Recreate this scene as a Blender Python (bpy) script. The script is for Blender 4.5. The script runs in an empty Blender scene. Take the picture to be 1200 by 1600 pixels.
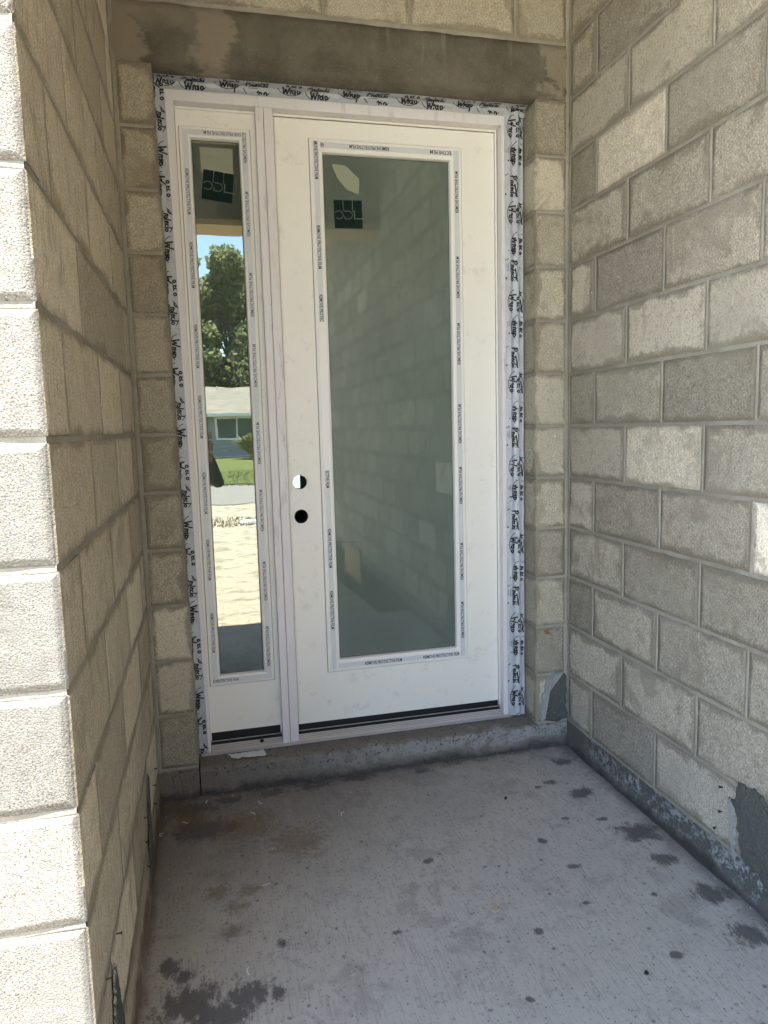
import bpy, bmesh, math, random
from mathutils import Vector, Matrix, noise as mnoise
C = bpy.context.scene.collection
sc = bpy.context.scene
R = math.radians
H = 0.2032                      # one course of block
XR = 1.636                      # inner face of the right wall
YF = -1.4066                    # front end of the left wall
HC = 0.105                      # entry floor lies this far under the first course

# ------------------------------------------------------------------ camera, sky, sun, exposure
cam_d = bpy.data.cameras.new('camera'); cam = bpy.data.objects.new('camera', cam_d); C.objects.link(cam)
f_px, yaw, pitch, roll = 1119.84, 0.2378, 0.1182, -0.0266
Fw = Vector((math.sin(yaw)*math.cos(pitch), math.cos(yaw)*math.cos(pitch), -math.sin(pitch)))
Rt = Vector((math.cos(yaw), -math.sin(yaw), 0)); Up = Rt.cross(Fw)
R2 = math.cos(roll)*Rt + math.sin(roll)*Up; U2 = -math.sin(roll)*Rt + math.cos(roll)*Up
M = Matrix((R2, U2, -Fw)).transposed().to_4x4(); M.translation = (0.2392, -2.6143, 1.2333)
cam.matrix_world = M
cam_d.sensor_fit = 'VERTICAL'; cam_d.sensor_height = 36; cam_d.lens = 36*f_px/1600
cam_d.clip_start = 0.05; cam_d.clip_end = 900
sc.camera = cam
SUN_E, SUN_A = R(77), R(-0.4)     # elevation; azimuth from -Y towards -X
w = bpy.data.worlds.new('World'); sc.world = w; w.use_nodes = True
nt = w.node_tree; bg = nt.nodes['Background']; sky = nt.nodes.new('ShaderNodeTexSky')
sky.sky_type = 'NISHITA'; sky.sun_disc = False; sky.sun_elevation = SUN_E; sky.sun_rotation = math.pi + SUN_A
sky.air_density = 1.0; sky.dust_density = 0.6; sky.ozone_density = 1.2
nt.links.new(sky.outputs[0], bg.inputs[0]); bg.inputs[1].default_value = 0.115
sd = bpy.data.lights.new('sun', 'SUN'); sun = bpy.data.objects.new('sun', sd); C.objects.link(sun)
sd.energy = 4.2; sd.angle = R(0.53); sd.color = (1.0, 0.975, 0.92)
tosun = Vector((-math.sin(SUN_A)*math.cos(SUN_E), -math.cos(SUN_A)*math.cos(SUN_E), math.sin(SUN_E)))
sun.rotation_euler = tosun.to_track_quat('Z', 'Y').to_euler(); sun.location = tosun*30
vs = sc.view_settings; vs.view_transform = 'Standard'; vs.look = 'None'; vs.gamma = 1; vs.exposure = 3.10
vs.use_curve_mapping = False
cy = sc.cycles; cy.use_denoising = True; cy.max_bounces = 8; cy.diffuse_bounces = 6; cy.glossy_bounces = 4
cy.transparent_max_bounces = 8; cy.transmission_bounces = 4; cy.sample_clamp_indirect = 6; cy.caustics_reflective = False
cy.caustics_refractive = False

# ------------------------------------------------------------------ material helpers
class NT:
    def __init__(s, name):
        s.m = bpy.data.materials.new(name); s.m.use_nodes = True; s.t = s.m.node_tree
        s.p = s.t.nodes['Principled BSDF']; s.out = s.t.nodes['Material Output']
    def n(s, t, **k):
        nd = s.t.nodes.new(t)
        for a, b in k.items(): setattr(nd, a, b)
        return nd
    def put(s, sock, v):
        if v is None: return
        if hasattr(v, 'is_output'): s.t.links.new(v, sock)
        else:
            if isinstance(v, tuple) and len(v) == 3 and sock.type == 'RGBA': v = v + (1,)
            sock.default_value = v
    def math(s, op, a, b=None, c=None, clamp=False):
        nd = s.n('ShaderNodeMath', operation=op, use_clamp=clamp)
        for i, v in enumerate((a, b, c)): s.put(nd.inputs[i], v) if v is not None else None
        return nd.outputs[0]
    def vmath(s, op, a, b=None):
        nd = s.n('ShaderNodeVectorMath', operation=op); s.put(nd.inputs[0], a)
        if b is not None: s.put(nd.inputs[1], b)
        return nd.outputs['Value'] if op in ('LENGTH', 'DOT_PRODUCT', 'DISTANCE') else nd.outputs[0]
    def mix(s, f, a, b, mode='MIX'):
        nd = s.n('ShaderNodeMix', data_type='RGBA', blend_type=mode)
        s.put(nd.inputs[0], f); s.put(nd.inputs[6], a); s.put(nd.inputs[7], b); return nd.outputs[2]
    def pos(s): return s.n('ShaderNodeNewGeometry').outputs['Position']
    def rand(s): return s.n('ShaderNodeObjectInfo').outputs['Random']
    def attr(s, name): return s.n('ShaderNodeAttribute', attribute_name=name).outputs['Fac']
    def scale(s, v, sc3): return s.vmath('MULTIPLY', v, sc3)
    def noise(s, scale, detail=3, rough=0.55, vec=None, dist=0.0):
        nd = s.n('ShaderNodeTexNoise'); s.put(nd.inputs['Vector'], vec if vec is not None else s.pos())
        nd.inputs['Scale'].default_value = scale; nd.inputs['Detail'].default_value = detail
        nd.inputs['Roughness'].default_value = rough; nd.inputs['Distortion'].default_value = dist
        return nd.outputs[0]
    def vor(s, scale, vec=None, feature='F1', rnd=1.0):
        nd = s.n('ShaderNodeTexVoronoi', feature=feature); s.put(nd.inputs['Vector'], vec if vec is not None else s.pos())
        nd.inputs['Scale'].default_value = scale; nd.inputs['Randomness'].default_value = rnd
        return nd
    def step(s, v, a, b):     # smooth 0..1 as v goes a..b (a > b allowed: falling)
        nd = s.n('ShaderNodeMapRange', interpolation_type='SMOOTHSTEP')
        s.put(nd.inputs[0], v)
        if a < b: vals = (a, b, 0.0, 1.0)
        else: vals = (b, a, 1.0, 0.0)
        for i, x in enumerate(vals): nd.inputs[i+1].default_value = x
        return nd.outputs[0]
    def sep(s, v):
        nd = s.n('ShaderNodeSeparateXYZ'); s.put(nd.inputs[0], v); return nd.outputs
    def bump(s, h, dist=0.002, strength=1.0, prev=None):
        nd = s.n('ShaderNodeBump'); s.put(nd.inputs['Height'], h)
        nd.inputs['Distance'].default_value = dist; nd.inputs['Strength'].default_value = strength
        if prev is not None: s.put(nd.inputs['Normal'], prev)
        return nd.outputs[0]
    def done(s, col=None, rough=0.8, normal=None, spec=0.3, metal=None):
        s.put(s.p.inputs['Base Color'], col); s.put(s.p.inputs['Roughness'], rough)
        s.put(s.p.inputs['Specular IOR Level'], spec)
        if normal is not None: s.put(s.p.inputs['Normal'], normal)
        if metal is not None: s.put(s.p.inputs['Metallic'], metal)
        return s.m

def block_material(name, smear=0.35, soft=0.10, streak=False, tint=(1, 1, 1), light=.55, dark=.48, gs=210, bd=.003):
    t = NT(name); P = t.pos(); rnd = t.rand(); e = t.attr('edge')
    T = lambda c: tuple(a*b for a, b in zip(c, tint))
    off = t.vmath('ADD', P, t.n('ShaderNodeCombineXYZ').outputs[0])
    grain = t.noise(gs, 2, 0.65); grain2 = t.noise(520, 1, 0.5); pits = t.vor(130).outputs['Distance']
    mott = t.noise(9, 4, 0.6); big = t.noise(2.3, 3, 0.55)
    mid = t.noise(34, 4, 0.65)
    col = t.mix(mott, T((0.42, 0.39, 0.34)), T((0.29, 0.265, 0.225)))
    col = t.mix(t.math('MULTIPLY', t.math('FRACT', t.math('MULTIPLY', rnd, 3.7)), 0.45), col, T((0.30, 0.275, 0.235)))
    col = t.mix(t.math('MULTIPLY', t.step(rnd, 0.84, 0.9), light), col, T((0.60, 0.56, 0.49)))
    col = t.mix(t.math('MULTIPLY', t.step(mid, 0.5, 0.68), 0.30), col, T((0.52, 0.49, 0.43)))
    col = t.mix(t.math('MULTIPLY', t.step(mid, 0.48, 0.32), 0.35), col, T((0.21, 0.19, 0.16)))
    col = t.mix(t.math('MULTIPLY', t.step(grain, 0.5, 0.66), 0.55), col, T((0.60, 0.57, 0.51)))
    col = t.mix(t.math('MULTIPLY', t.step(grain, 0.47, 0.33), dark), col, T((0.13, 0.115, 0.095)))
    vb = t.math('ADD', .77, t.math('MULTIPLY', t.math('FRACT', t.math('MULTIPLY', rnd, 11.3)), .46))
    hs = t.n('ShaderNodeHueSaturation'); t.put(hs.inputs['Color'], col); t.put(hs.inputs['Value'], vb); col = hs.outputs[0]
    # mortar smeared over the block's edges, its reach uneven and its border soft
    wob = t.math('MULTIPLY', t.math('SUBTRACT', t.noise(6.5, 5, 0.68), 0.5), 3.2)
    wob2 = t.math('MULTIPLY', t.math('SUBTRACT', t.noise(38, 3, 0.7), 0.5), 0.55)
    ee = t.math('ADD', t.math('ADD', e, wob), wob2)
    thr = t.math('ADD', t.math('MULTIPLY', t.math('FRACT', t.math('MULTIPLY', rnd, 7.13)), 0.35), smear-0.15)
    d = t.math('SUBTRACT', ee, thr)
    sm = t.step(d, soft, -soft)
    smc = t.mix(t.noise(26, 4, .7), T((0.235, 0.21, 0.17)), T((0.115, 0.10, 0.077)))
    smc = t.mix(t.math('MULTIPLY', t.step(grain, .5, .7), .35), smc, T((0.36, 0.34, 0.3)))
    col = t.mix(t.math('MULTIPLY', sm, 0.66), col, smc)
    halo = t.math('MULTIPLY', t.step(t.math('ADD', e, t.math('MULTIPLY', wob, .35)), 0.55, -0.15), .30)
    col = t.mix(halo, col, T((0.135, 0.122, 0.10)))
    # old brush sweeps of thin cement across a few blocks
    sw = t.noise(4.2, 5, 0.68, None, 0.8)
    col = t.mix(t.math('MULTIPLY', t.step(sw, 0.54, 0.64), 0.5), col, T((0.20, 0.182, 0.148)))
    # thin grey film of wash left here and there
    col = t.mix(t.math('MULTIPLY', t.step(big, 0.5, 0.7), 0.45), col, T((0.33, 0.31, 0.28)))
    if streak:
        v = t.scale(P, (1, 3.0, 0.35)); st = t.noise(34, 4, 0.62, v)
        col = t.mix(t.math('MULTIPLY', t.step(st, 0.53, 0.66), 0.55), col, T((0.16, 0.14, 0.115)))
        pt = t.noise(55, 3, 0.7, t.scale(P, (1, 1.3, 0.5)))
        col = t.mix(t.math('MULTIPLY', t.step(pt, 0.66, 0.72), 0.6), col, T((0.10, 0.09, 0.075)))
    # odd white mortar flecks
    fl = t.vor(9).outputs['Distance']; flm = t.math('MULTIPLY', t.step(fl, 0.045, 0.02), t.step(t.noise(3), 0.5, 0.6))
    col = t.mix(flm, col, (0.7, 0.68, 0.62))
    hgt = t.math('ADD', t.math('MULTIPLY', grain, t.math('SUBTRACT', 1.0, t.math('MULTIPLY', sm, 0.55))), t.math('MULTIPLY', grain2, 0.4))
    hgt = t.math('ADD', hgt, t.math('MULTIPLY', t.step(pits, 0.25, 0.05), -0.4))
    nrm = t.bump(hgt, bd, 1.0)
    nrm = t.bump(t.math('ADD', sm, t.math('MULTIPLY', mott, 0.8)), 0.0016, 1.0, nrm)
    rounded = t.math('ADD', t.step(t.math('ADD', e, t.math('MULTIPLY', wob2, .25)), -.05, .32), t.math('MULTIPLY', t.noise(20, 4, .6), .45))
    nrm = t.bump(rounded, .0038, 1.0, nrm)
    return t.done(col, 0.95, nrm, 0.12)

def mortar_material(name, a=(0.38, 0.36, 0.305), b=(0.28, 0.262, 0.218)):
    t = NT(name)
    g = t.noise(240, 2, 0.6); m = t.noise(14, 4, 0.6); lo = t.step(t.noise(3.4, 5, 0.7), .38, .60)
    col = t.mix(m, a, b); col = t.mix(t.math('MULTIPLY', lo, .6), col, tuple(x*.72 for x in b)); col = t.mix(t.math('MULTIPLY', t.step(g, 0.42, 0.3), .5), col, (0.12, 0.11, 0.095))
    nrm = t.bump(t.math('ADD', t.math('MULTIPLY', g, .5), t.noise(60, 3)), 0.0018)
    return t.done(col, 0.95, nrm, 0.12)

def plain(name, col, rough=0.6, spec=0.3, metal=None, var=0.0, bscale=0, bdist=0.0):
    t = NT(name); c = col
    if var: c = t.mix(t.noise(12, 4), tuple(x*(1-var) for x in col), tuple(min(1, x*(1+var)) for x in col))
    nrm = t.bump(t.noise(bscale, 3), bdist) if bscale else None
    return t.done(c, rough, nrm, spec, metal)

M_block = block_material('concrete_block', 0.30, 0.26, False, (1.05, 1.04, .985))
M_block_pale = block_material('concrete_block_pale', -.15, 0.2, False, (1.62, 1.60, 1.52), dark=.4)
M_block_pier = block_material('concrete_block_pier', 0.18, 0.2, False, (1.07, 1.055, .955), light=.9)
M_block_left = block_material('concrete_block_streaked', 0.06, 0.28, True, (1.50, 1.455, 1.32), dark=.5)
M_block_sun_toned = block_material('concrete_block_sun_toned', -.35, 0.25, False, (.60, .612, .63), .2, .9, 300, .0013)  # sunlit copy of the block colour, toned down against the strong sun
M_mortar = mortar_material('mortar')
M_mortar_dark = mortar_material('mortar_dark', (0.20, 0.18, 0.155), (0.13, 0.118, 0.10))

def lintel_material():
    t = NT('lintel_concrete'); P = t.pos(); x, y, z = t.sep(P)
    m = t.step(t.noise(7, 6, 0.66), .3, .7); g = t.noise(160, 2, .6)
    col = t.mix(m, (0.150, 0.137, 0.108), (0.088, 0.080, 0.063))
    # lighter cement washes: near the two ends and in a band a third of the way along
    wv = t.noise(5.5, 4, .65, t.scale(P, (1, 1, 1.6)))
    def band(c, hw): return t.step(t.math('ADD', t.math('ABSOLUTE', t.math('SUBTRACT', x, c)), t.math('MULTIPLY', t.math('SUBTRACT', wv, .5), .42)), hw, hw-.05)
    b = t.math('MAXIMUM', t.math('MAXIMUM', band(0.02, .10), band(0.34, .085)), band(1.60, .075))
    up = t.step(t.math('ADD', z, t.math('MULTIPLY', t.math('SUBTRACT', t.noise(9, 4), .5), .12)), 2.52, 2.60)
    upl = t.math('MULTIPLY', up, t.step(x, 0.5, 0.1))
    b = t.math('MAXIMUM', b, t.math('MULTIPLY', upl, .8))
    col = t.mix(t.math('MULTIPLY', b, .8), col, (0.255, 0.225, 0.175))
    br = t.noise(26, 3, .6, t.scale(P, (1, 1, .12)))
    col = t.mix(t.math('MULTIPLY', t.math('MULTIPLY', t.step(br, .56, .72), t.step(x, .6, 1.0)), t.math('MULTIPLY', .45, t.step(z, 2.45, 2.62))), col, (0.25, 0.235, 0.20))
    col = t.mix(t.math('MULTIPLY', t.step(g, .62, .72), .4), col, (0.3, 0.28, 0.24))
    fl = t.vor(5.5).outputs['Distance']; col = t.mix(t.step(fl, 0.04, 0.02), col, (0.62, 0.6, 0.55))
    nrm = t.bump(t.math('ADD', t.math('MULTIPLY', g, .4), t.math('ADD', t.math('MULTIPLY', b, .8), t.noise(30, 5, .75))), 0.0045)
    return t.done(col, 0.9, nrm, 0.15)
M_lintel = lintel_material()

def slab_material():
    t = NT('broomed_slab'); P = t.pos(); x, y, z = t.sep(P)
    big = t.noise(2.2, 4, .6); m = t.noise(11, 5, .6); g = t.noise(260, 2, .6)
    broom = t.noise(170, 3, .6, t.scale(P, (1.0, 0.09, 1))); broom2 = t.noise(46, 3, .65, t.scale(P, (1.0, .05, 1)))
    col = t.mix(big, (0.425, 0.408, 0.362), (0.335, 0.316, 0.278))
    col = t.mix(t.math('MULTIPLY', t.step(m, .5, .75), .3), col, (0.17, 0.155, 0.15))
    col = t.mix(t.math('MULTIPLY', t.step(t.noise(75, 3, .7), .57, .66), .38), col, (0.12, 0.108, 0.10))
    col = t.mix(t.math('MULTIPLY', t.step(t.noise(6.5, 6, .74, None, .6), .53, .64), .34), col, (0.15, 0.14, 0.132))
    # the end by the door has been walked dirty
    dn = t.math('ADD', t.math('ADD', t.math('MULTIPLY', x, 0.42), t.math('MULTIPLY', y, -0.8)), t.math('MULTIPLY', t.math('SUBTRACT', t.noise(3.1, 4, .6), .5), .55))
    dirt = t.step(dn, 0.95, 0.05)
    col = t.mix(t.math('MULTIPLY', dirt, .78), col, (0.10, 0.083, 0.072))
    col = t.mix(t.math('MULTIPLY', t.step(broom, .5, .3), .30), col, (0.13, 0.12, 0.118))
    col = t.mix(t.math('MULTIPLY', t.step(broom2, .55, .7), .12), col, (0.40, 0.385, 0.385))
    col = t.mix(t.math('MULTIPLY', t.step(g, .62, .72), .35), col, (0.42, 0.41, 0.40))
    w1 = t.math('MULTIPLY', t.math('SUBTRACT', t.noise(30, 5, .8, t.scale(P, (1, .55, 1))), .5), 3.6)
    spots = [(.135, -1.0, .10, .07), (.19, -1.05, .08, .06), (.25, -1.01, .07, .045), (.076, -.867, .034, .034), (.115, -.905, .03, .025),
             (1.495, -.381, .05, .035), (1.545, -.664, .065, .06), (1.524, -.814, .045, .035), (1.558, -.988, .06, .05), (1.54, -1.157, .055, .05),
             (.56, -.05, .07, .035), (.40, -.06, .06, .03), (.734, -.037, .06, .03), (1.543, -.144, .05, .03), (.11, -.10, .10, .06), (.25, -.067, .05, .025),
             (.16, -.24, .13, .07), (1.42, -.28, .03, .02), (.98, -.06, .05, .02), (1.47, -.56, .02, .014), (1.35, -.52, .018, .012),
             (1.02, -1.0, .012, .012), (1.2, -.93, .014, .010), (.36, -.86, .02, .02), (.66, -.9, .014, .01), (1.31, -1.17, .02, .014), (1.22, -.62, .018, .014),
             (.83, -.62, .02, .015), (1.4, -.95, .016, .012), (.9, -1.2, .014, .012), (.33, -1.02, .02, .03), (1.36, -.30, .016, .010), (1.25, -.77, .02, .013)]
    sm = None
    for (a, b, ra, rb) in spots:
        d = t.vmath('LENGTH', t.scale(t.vmath('SUBTRACT', P, (a, b, -HC)), (1/ra, 1/rb, 0)))
        k = t.step(t.math('ADD', d, w1), 1.15, 0.5); sm = k if sm is None else t.math('MAXIMUM', sm, k)
    stain = t.mix(t.noise(30, 3), (0.055, 0.052, 0.052), (0.085, 0.08, 0.078))
    col = t.mix(t.math('MULTIPLY', sm, .84), col, stain)
    v = t.vor(21); dots = t.step(t.math('ADD', v.outputs['Distance'], t.math('MULTIPLY', t.math('SUBTRACT', t.noise(90, 3, .7), .5), .25)), .15, .05); keep = t.step(t.sep(v.outputs['Color'])[0], .15, .45)
    v2 = t.vor(62); dots2 = t.math('MULTIPLY', t.step(t.math('ADD', v2.outputs['Distance'], t.math('MULTIPLY', t.math('SUBTRACT', t.noise(200, 2), .5), .3)), .22, .10), t.step(t.sep(v2.outputs['Color'])[0], .3, .45))
    col = t.mix(t.math('MULTIPLY', t.math('MAXIMUM', t.math('MULTIPLY', dots, keep), dots2), .66), col, (0.07, 0.064, 0.062))
    rs = None
    for (a, b, r_) in [(.197, -.598, .045), (.289, -.609, .04), (.25, -.68, .04), (.047, -.06, .07), (.30, -.26, .14), (.46, -.40, .12), (.12, -.16, .09), (.23, -.78, .035)]:
        d = t.vmath('LENGTH', t.scale(t.vmath('SUBTRACT', P, (a, b, -HC)), (1/r_, 1/r_, 0)))
        k = t.step(t.math('ADD', d, t.math('MULTIPLY', t.math('SUBTRACT', t.noise(60, 3, .7), .5), 2.6)), 1.0, .3); rs = k if rs is None else t.math('MAXIMUM', rs, k)
    col = t.mix(t.math('MULTIPLY', rs, .5), col, (0.13, 0.088, 0.042))
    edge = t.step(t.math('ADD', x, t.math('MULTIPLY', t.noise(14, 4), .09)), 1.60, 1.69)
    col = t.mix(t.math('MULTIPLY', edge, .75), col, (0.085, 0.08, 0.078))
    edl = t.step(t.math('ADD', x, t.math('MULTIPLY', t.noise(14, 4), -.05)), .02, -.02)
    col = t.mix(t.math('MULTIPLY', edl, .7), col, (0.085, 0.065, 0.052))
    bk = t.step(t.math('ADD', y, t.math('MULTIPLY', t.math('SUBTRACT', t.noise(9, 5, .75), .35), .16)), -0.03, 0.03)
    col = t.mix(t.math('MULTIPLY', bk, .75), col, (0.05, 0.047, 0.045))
    h = t.math('ADD', t.math('MULTIPLY', broom, .7), t.math('MULTIPLY', g, .3))
    v3 = t.vor(150); d3 = t.math('MULTIPLY', t.step(v3.outputs['Distance'], .25, .1), t.step(t.sep(v3.outputs['Color'])[0], .72, .78))
    col = t.mix(t.math('MULTIPLY', d3, .55), col, (0.075, 0.068, 0.063))
    nrm = t.bump(h, 0.0016); nrm = t.bump(m, .002, 1, nrm)
    return t.done(col, t.math('SUBTRACT', .86, t.math('MULTIPLY', sm, .18)), nrm, 0.25)
M_slab = slab_material()

def curb_material():
    t = NT('curb_concrete'); P = t.pos(); x, y, z = t.sep(P)
    m = t.noise(9, 5, .6); g = t.noise(180, 3, .65)
    col = t.mix(m, (0.20, 0.18, 0.155), (0.13, 0.115, 0.098))
    zz = t.math('ADD', z, t.math('MULTIPLY', t.math('SUBTRACT', t.noise(8, 4, .65), .5), .075))
    light = t.math('MULTIPLY', t.step(zz, -.075, -.05), t.step(zz, -.004, -.016))
    light = t.math('MULTIPLY', light, t.step(x, .12, 1.25))
    col = t.mix(t.math('MULTIPLY', t.math('MULTIPLY', light, t.step(t.noise(17, 5, .7), .34, .56)), .8), col, (0.32, 0.312, 0.288))
    col = t.mix(t.step(zz, -.07, -.10), col, (0.065, 0.06, 0.055))
    pit = t.noise(70, 4, .7); near = t.step(t.math('ABSOLUTE', t.math('ADD', zz, .02)), .03, .0)
    col = t.mix(t.math('MULTIPLY', t.step(pit, .56, .63), t.math('ADD', .40, near)), col, (0.05, 0.047, 0.043))
    col = t.mix(t.math('MULTIPLY', t.step(g, .6, .7), .4), col, (0.4, 0.38, 0.35))
    nrm = t.bump(t.math('ADD', t.math('MULTIPLY', g, .5), pit), 0.004)
    return t.done(col, .92, nrm, .15)
M_curb = curb_material()

def footing_material():
    t = NT('peeling_footing'); P = t.pos(); x, y, z = t.sep(P)
    n1 = t.noise(34, 6, .78); g = t.noise(200, 2, .6)
    zz = t.math('ADD', z, t.math('MULTIPLY', t.math('SUBTRACT', t.noise(7, 4, .65), .5), .10))
    col = t.mix(t.noise(10, 4), (0.085, 0.08, 0.072), (0.14, 0.13, 0.118))
    pale = t.math('MULTIPLY', t.step(n1, .44, .56), t.step(zz, -.085, -.055))
    pale = t.math('MULTIPLY', pale, t.step(y, -.12, -.24))
    col = t.mix(t.math('MULTIPLY', pale, .85), col, (0.30, 0.305, 0.295))
    col = t.mix(t.step(zz, -.07, -.1), col, (0.05, 0.047, 0.043))
    nrm = t.bump(t.math('ADD', pale, g), .003)
    return t.done(col, .92, nrm, .15)
M_footing = footing_material()
def footing_left_material():
    t = NT('stained_footing'); x, y, z = t.sep(t.pos()); n1 = t.noise(26, 5, .7); g = t.noise(200, 2, .6)
    zz = t.math('ADD', z, t.math('MULTIPLY', t.math('SUBTRACT', t.noise(9, 5, .7), .5), .16))
    col = t.mix(n1, (0.36, 0.32, 0.26), (0.22, 0.19, 0.15)); col = t.mix(t.step(zz, -.03, -.10), col, (0.105, 0.083, 0.06))
    col = t.mix(t.math('MULTIPLY', t.step(n1, .55, .65), .6), col, (0.08, 0.065, 0.05))
    return t.done(col, .95, t.bump(t.math('ADD', g, n1), .003), .1)
M_footing_left = footing_left_material()

def patch_material():
    t = NT('dark_cement_patch'); g = t.noise(90, 4, .7)
    col = t.mix(t.noise(16, 4), (0.075, 0.077, 0.070), (0.125, 0.126, 0.115))
    col = t.mix(t.math('MULTIPLY', t.step(g, .58, .68), .5), col, (0.22, 0.22, 0.21))
    return t.done(col, .9, t.bump(t.math('ADD', g, t.noise(30, 4, .7)), .010), .2)
M_patch = patch_material()
M_paleedge = plain('pale_cement', (0.31, 0.305, 0.29), .95, .1, None, .45, 160, .006)

def paint_material(name, a, b, scuff=0.5, sc3=(1, 1, 1), tone=(0.42, 0.38, 0.40)):
    t = NT(name); P = t.pos()
    col = t.mix(t.noise(3, 3), a, b)
    s = t.noise(30, 5, .7, t.scale(P, sc3)); s2 = t.noise(8, 4, .6, t.scale(P, sc3))
    col = t.mix(t.math('MULTIPLY', t.math('MULTIPLY', t.step(s, .52, .64), t.step(s2, .45, .6)), scuff), col, tone)
    nrm = t.bump(t.noise(120, 3), .0004)
    return t.done(col, .42, nrm, .4)
M_door = paint_material('door_paint', (0.82, 0.80, 0.735), (0.75, 0.73, 0.665), .38, (1, 1, 1), (.55, .52, .45))
M_jamb = paint_material('jamb_primer', (0.73, 0.705, 0.70), (0.66, 0.635, 0.64), .75, (1, 1, .22), (0.47, 0.43, 0.45))
M_mould = plain('moulding_white', (0.80, 0.79, 0.75), .35, .4)
M_gap_shade = plain('gap_shade', (0.20, 0.185, 0.16), .8)
M_film = plain('grey_film', (0.60, 0.615, 0.62), .32, .5, None, .05, 18, .0012)
M_print = plain('print_grey', (0.10, 0.105, 0.11), .6)
M_ink = plain('print_black', (0.012, 0.012, 0.014), .5)
M_black = plain('black_rubber_and_shade', (0.015, 0.015, 0.016), .6, .3, None, .3)
M_dark = plain('dark_core', (0.02, 0.02, 0.02), .8)
def tape_material():
    t = NT('flashing_tape_film'); P = t.pos()
    c = t.mix(t.noise(20, 4), (0.50, 0.525, 0.57), (0.36, 0.38, 0.42))
    n = t.bump(t.noise(26, 4, .65, None, 1.2), .008); n = t.bump(t.noise(90, 3, .6), .0012, 1, n)
    return t.done(c, .2, n, .7)
M_tape = tape_material()
def alu_material():
    t = NT('mill_aluminium'); P = t.pos()
    c = t.mix(t.noise(40, 4, .7, t.scale(P, (.15, 1, 1))), (0.60, 0.58, 0.56), (0.42, 0.40, 0.385))
    return t.done(c, .38, t.bump(t.noise(200, 2), .0003), .5, .45)
M_alu = alu_material()
def glass_material(name, r=0.27, haze=.06, tint=(0.52, 0.66, 0.60), hz=(.30, .37, .32), gr=.004):
    t = NT(name); t.t.nodes.remove(t.p)
    gl = t.n('ShaderNodeBsdfGlossy'); gl.inputs['Roughness'].default_value = gr; gl.inputs[0].default_value = (1, 1, .985, 1)
    tr = t.n('ShaderNodeBsdfTransparent'); tr.inputs[0].default_value = tint + (1,)
    di = t.n('ShaderNodeBsdfDiffuse'); di.inputs[0].default_value = hz + (1,)
    m1 = t.n('ShaderNodeMixShader'); m2 = t.n('ShaderNodeMixShader'); t.put(gl.inputs['Normal'], t.bump(t.noise(3.5, 2), .0003))
    dust = t.math('MULTIPLY', t.math('ADD', t.math('ADD', t.noise(3, 5, .7), t.math('MULTIPLY', t.noise(90, 3, .8), .25)), .35), haze)
    t.put(m1.inputs[0], dust); t.t.links.new(tr.outputs[0], m1.inputs[1]); t.t.links.new(di.outputs[0], m1.inputs[2])
    fr = t.n('ShaderNodeFresnel'); fr.inputs[0].default_value = 1.5
    t.put(m2.inputs[0], t.math('ADD', r-.04, fr.outputs[0], clamp=True))
    t.t.links.new(m1.outputs[0], m2.inputs[1]); t.t.links.new(gl.outputs[0], m2.inputs[2])
    t.t.links.new(m2.outputs[0], t.out.inputs[0]); return t.m
M_glass = glass_material('coated_glass', .062, .28, hz=(.36, .42, .36), gr=.026)
M_glass_sl = glass_material('coated_glass_sidelight', .165, .13, hz=(.34, .40, .34))
def wood_material(name, a, b, sc3):
    t = NT(name); P = t.pos(); n = t.noise(16, 5, .65, t.scale(P, sc3), .6)
    c = t.mix(n, a, b); return t.done(c, .75, t.bump(n, .001), .2)
M_ply = wood_material('plywood', (0.60, 0.43, 0.21), (0.48, 0.33, 0.15), (1, .2, 1))
M_lumber = wood_material('pine_lumber', (0.56, 0.43, 0.25), (0.44, 0.32, 0.17), (.15, 1, 1))
def osb_material():
    t = NT('strand_board'); v = t.vor(60, t.scale(t.pos(), (1, 1, .5))); c = t.mix(t.sep(v.outputs['Color'])[0], (0.50, 0.38, 0.22), (0.33, 0.24, 0.13))
    return t.done(c, .8, t.bump(v.outputs['Distance'], .002), .2)
M_osb = osb_material()

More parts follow.
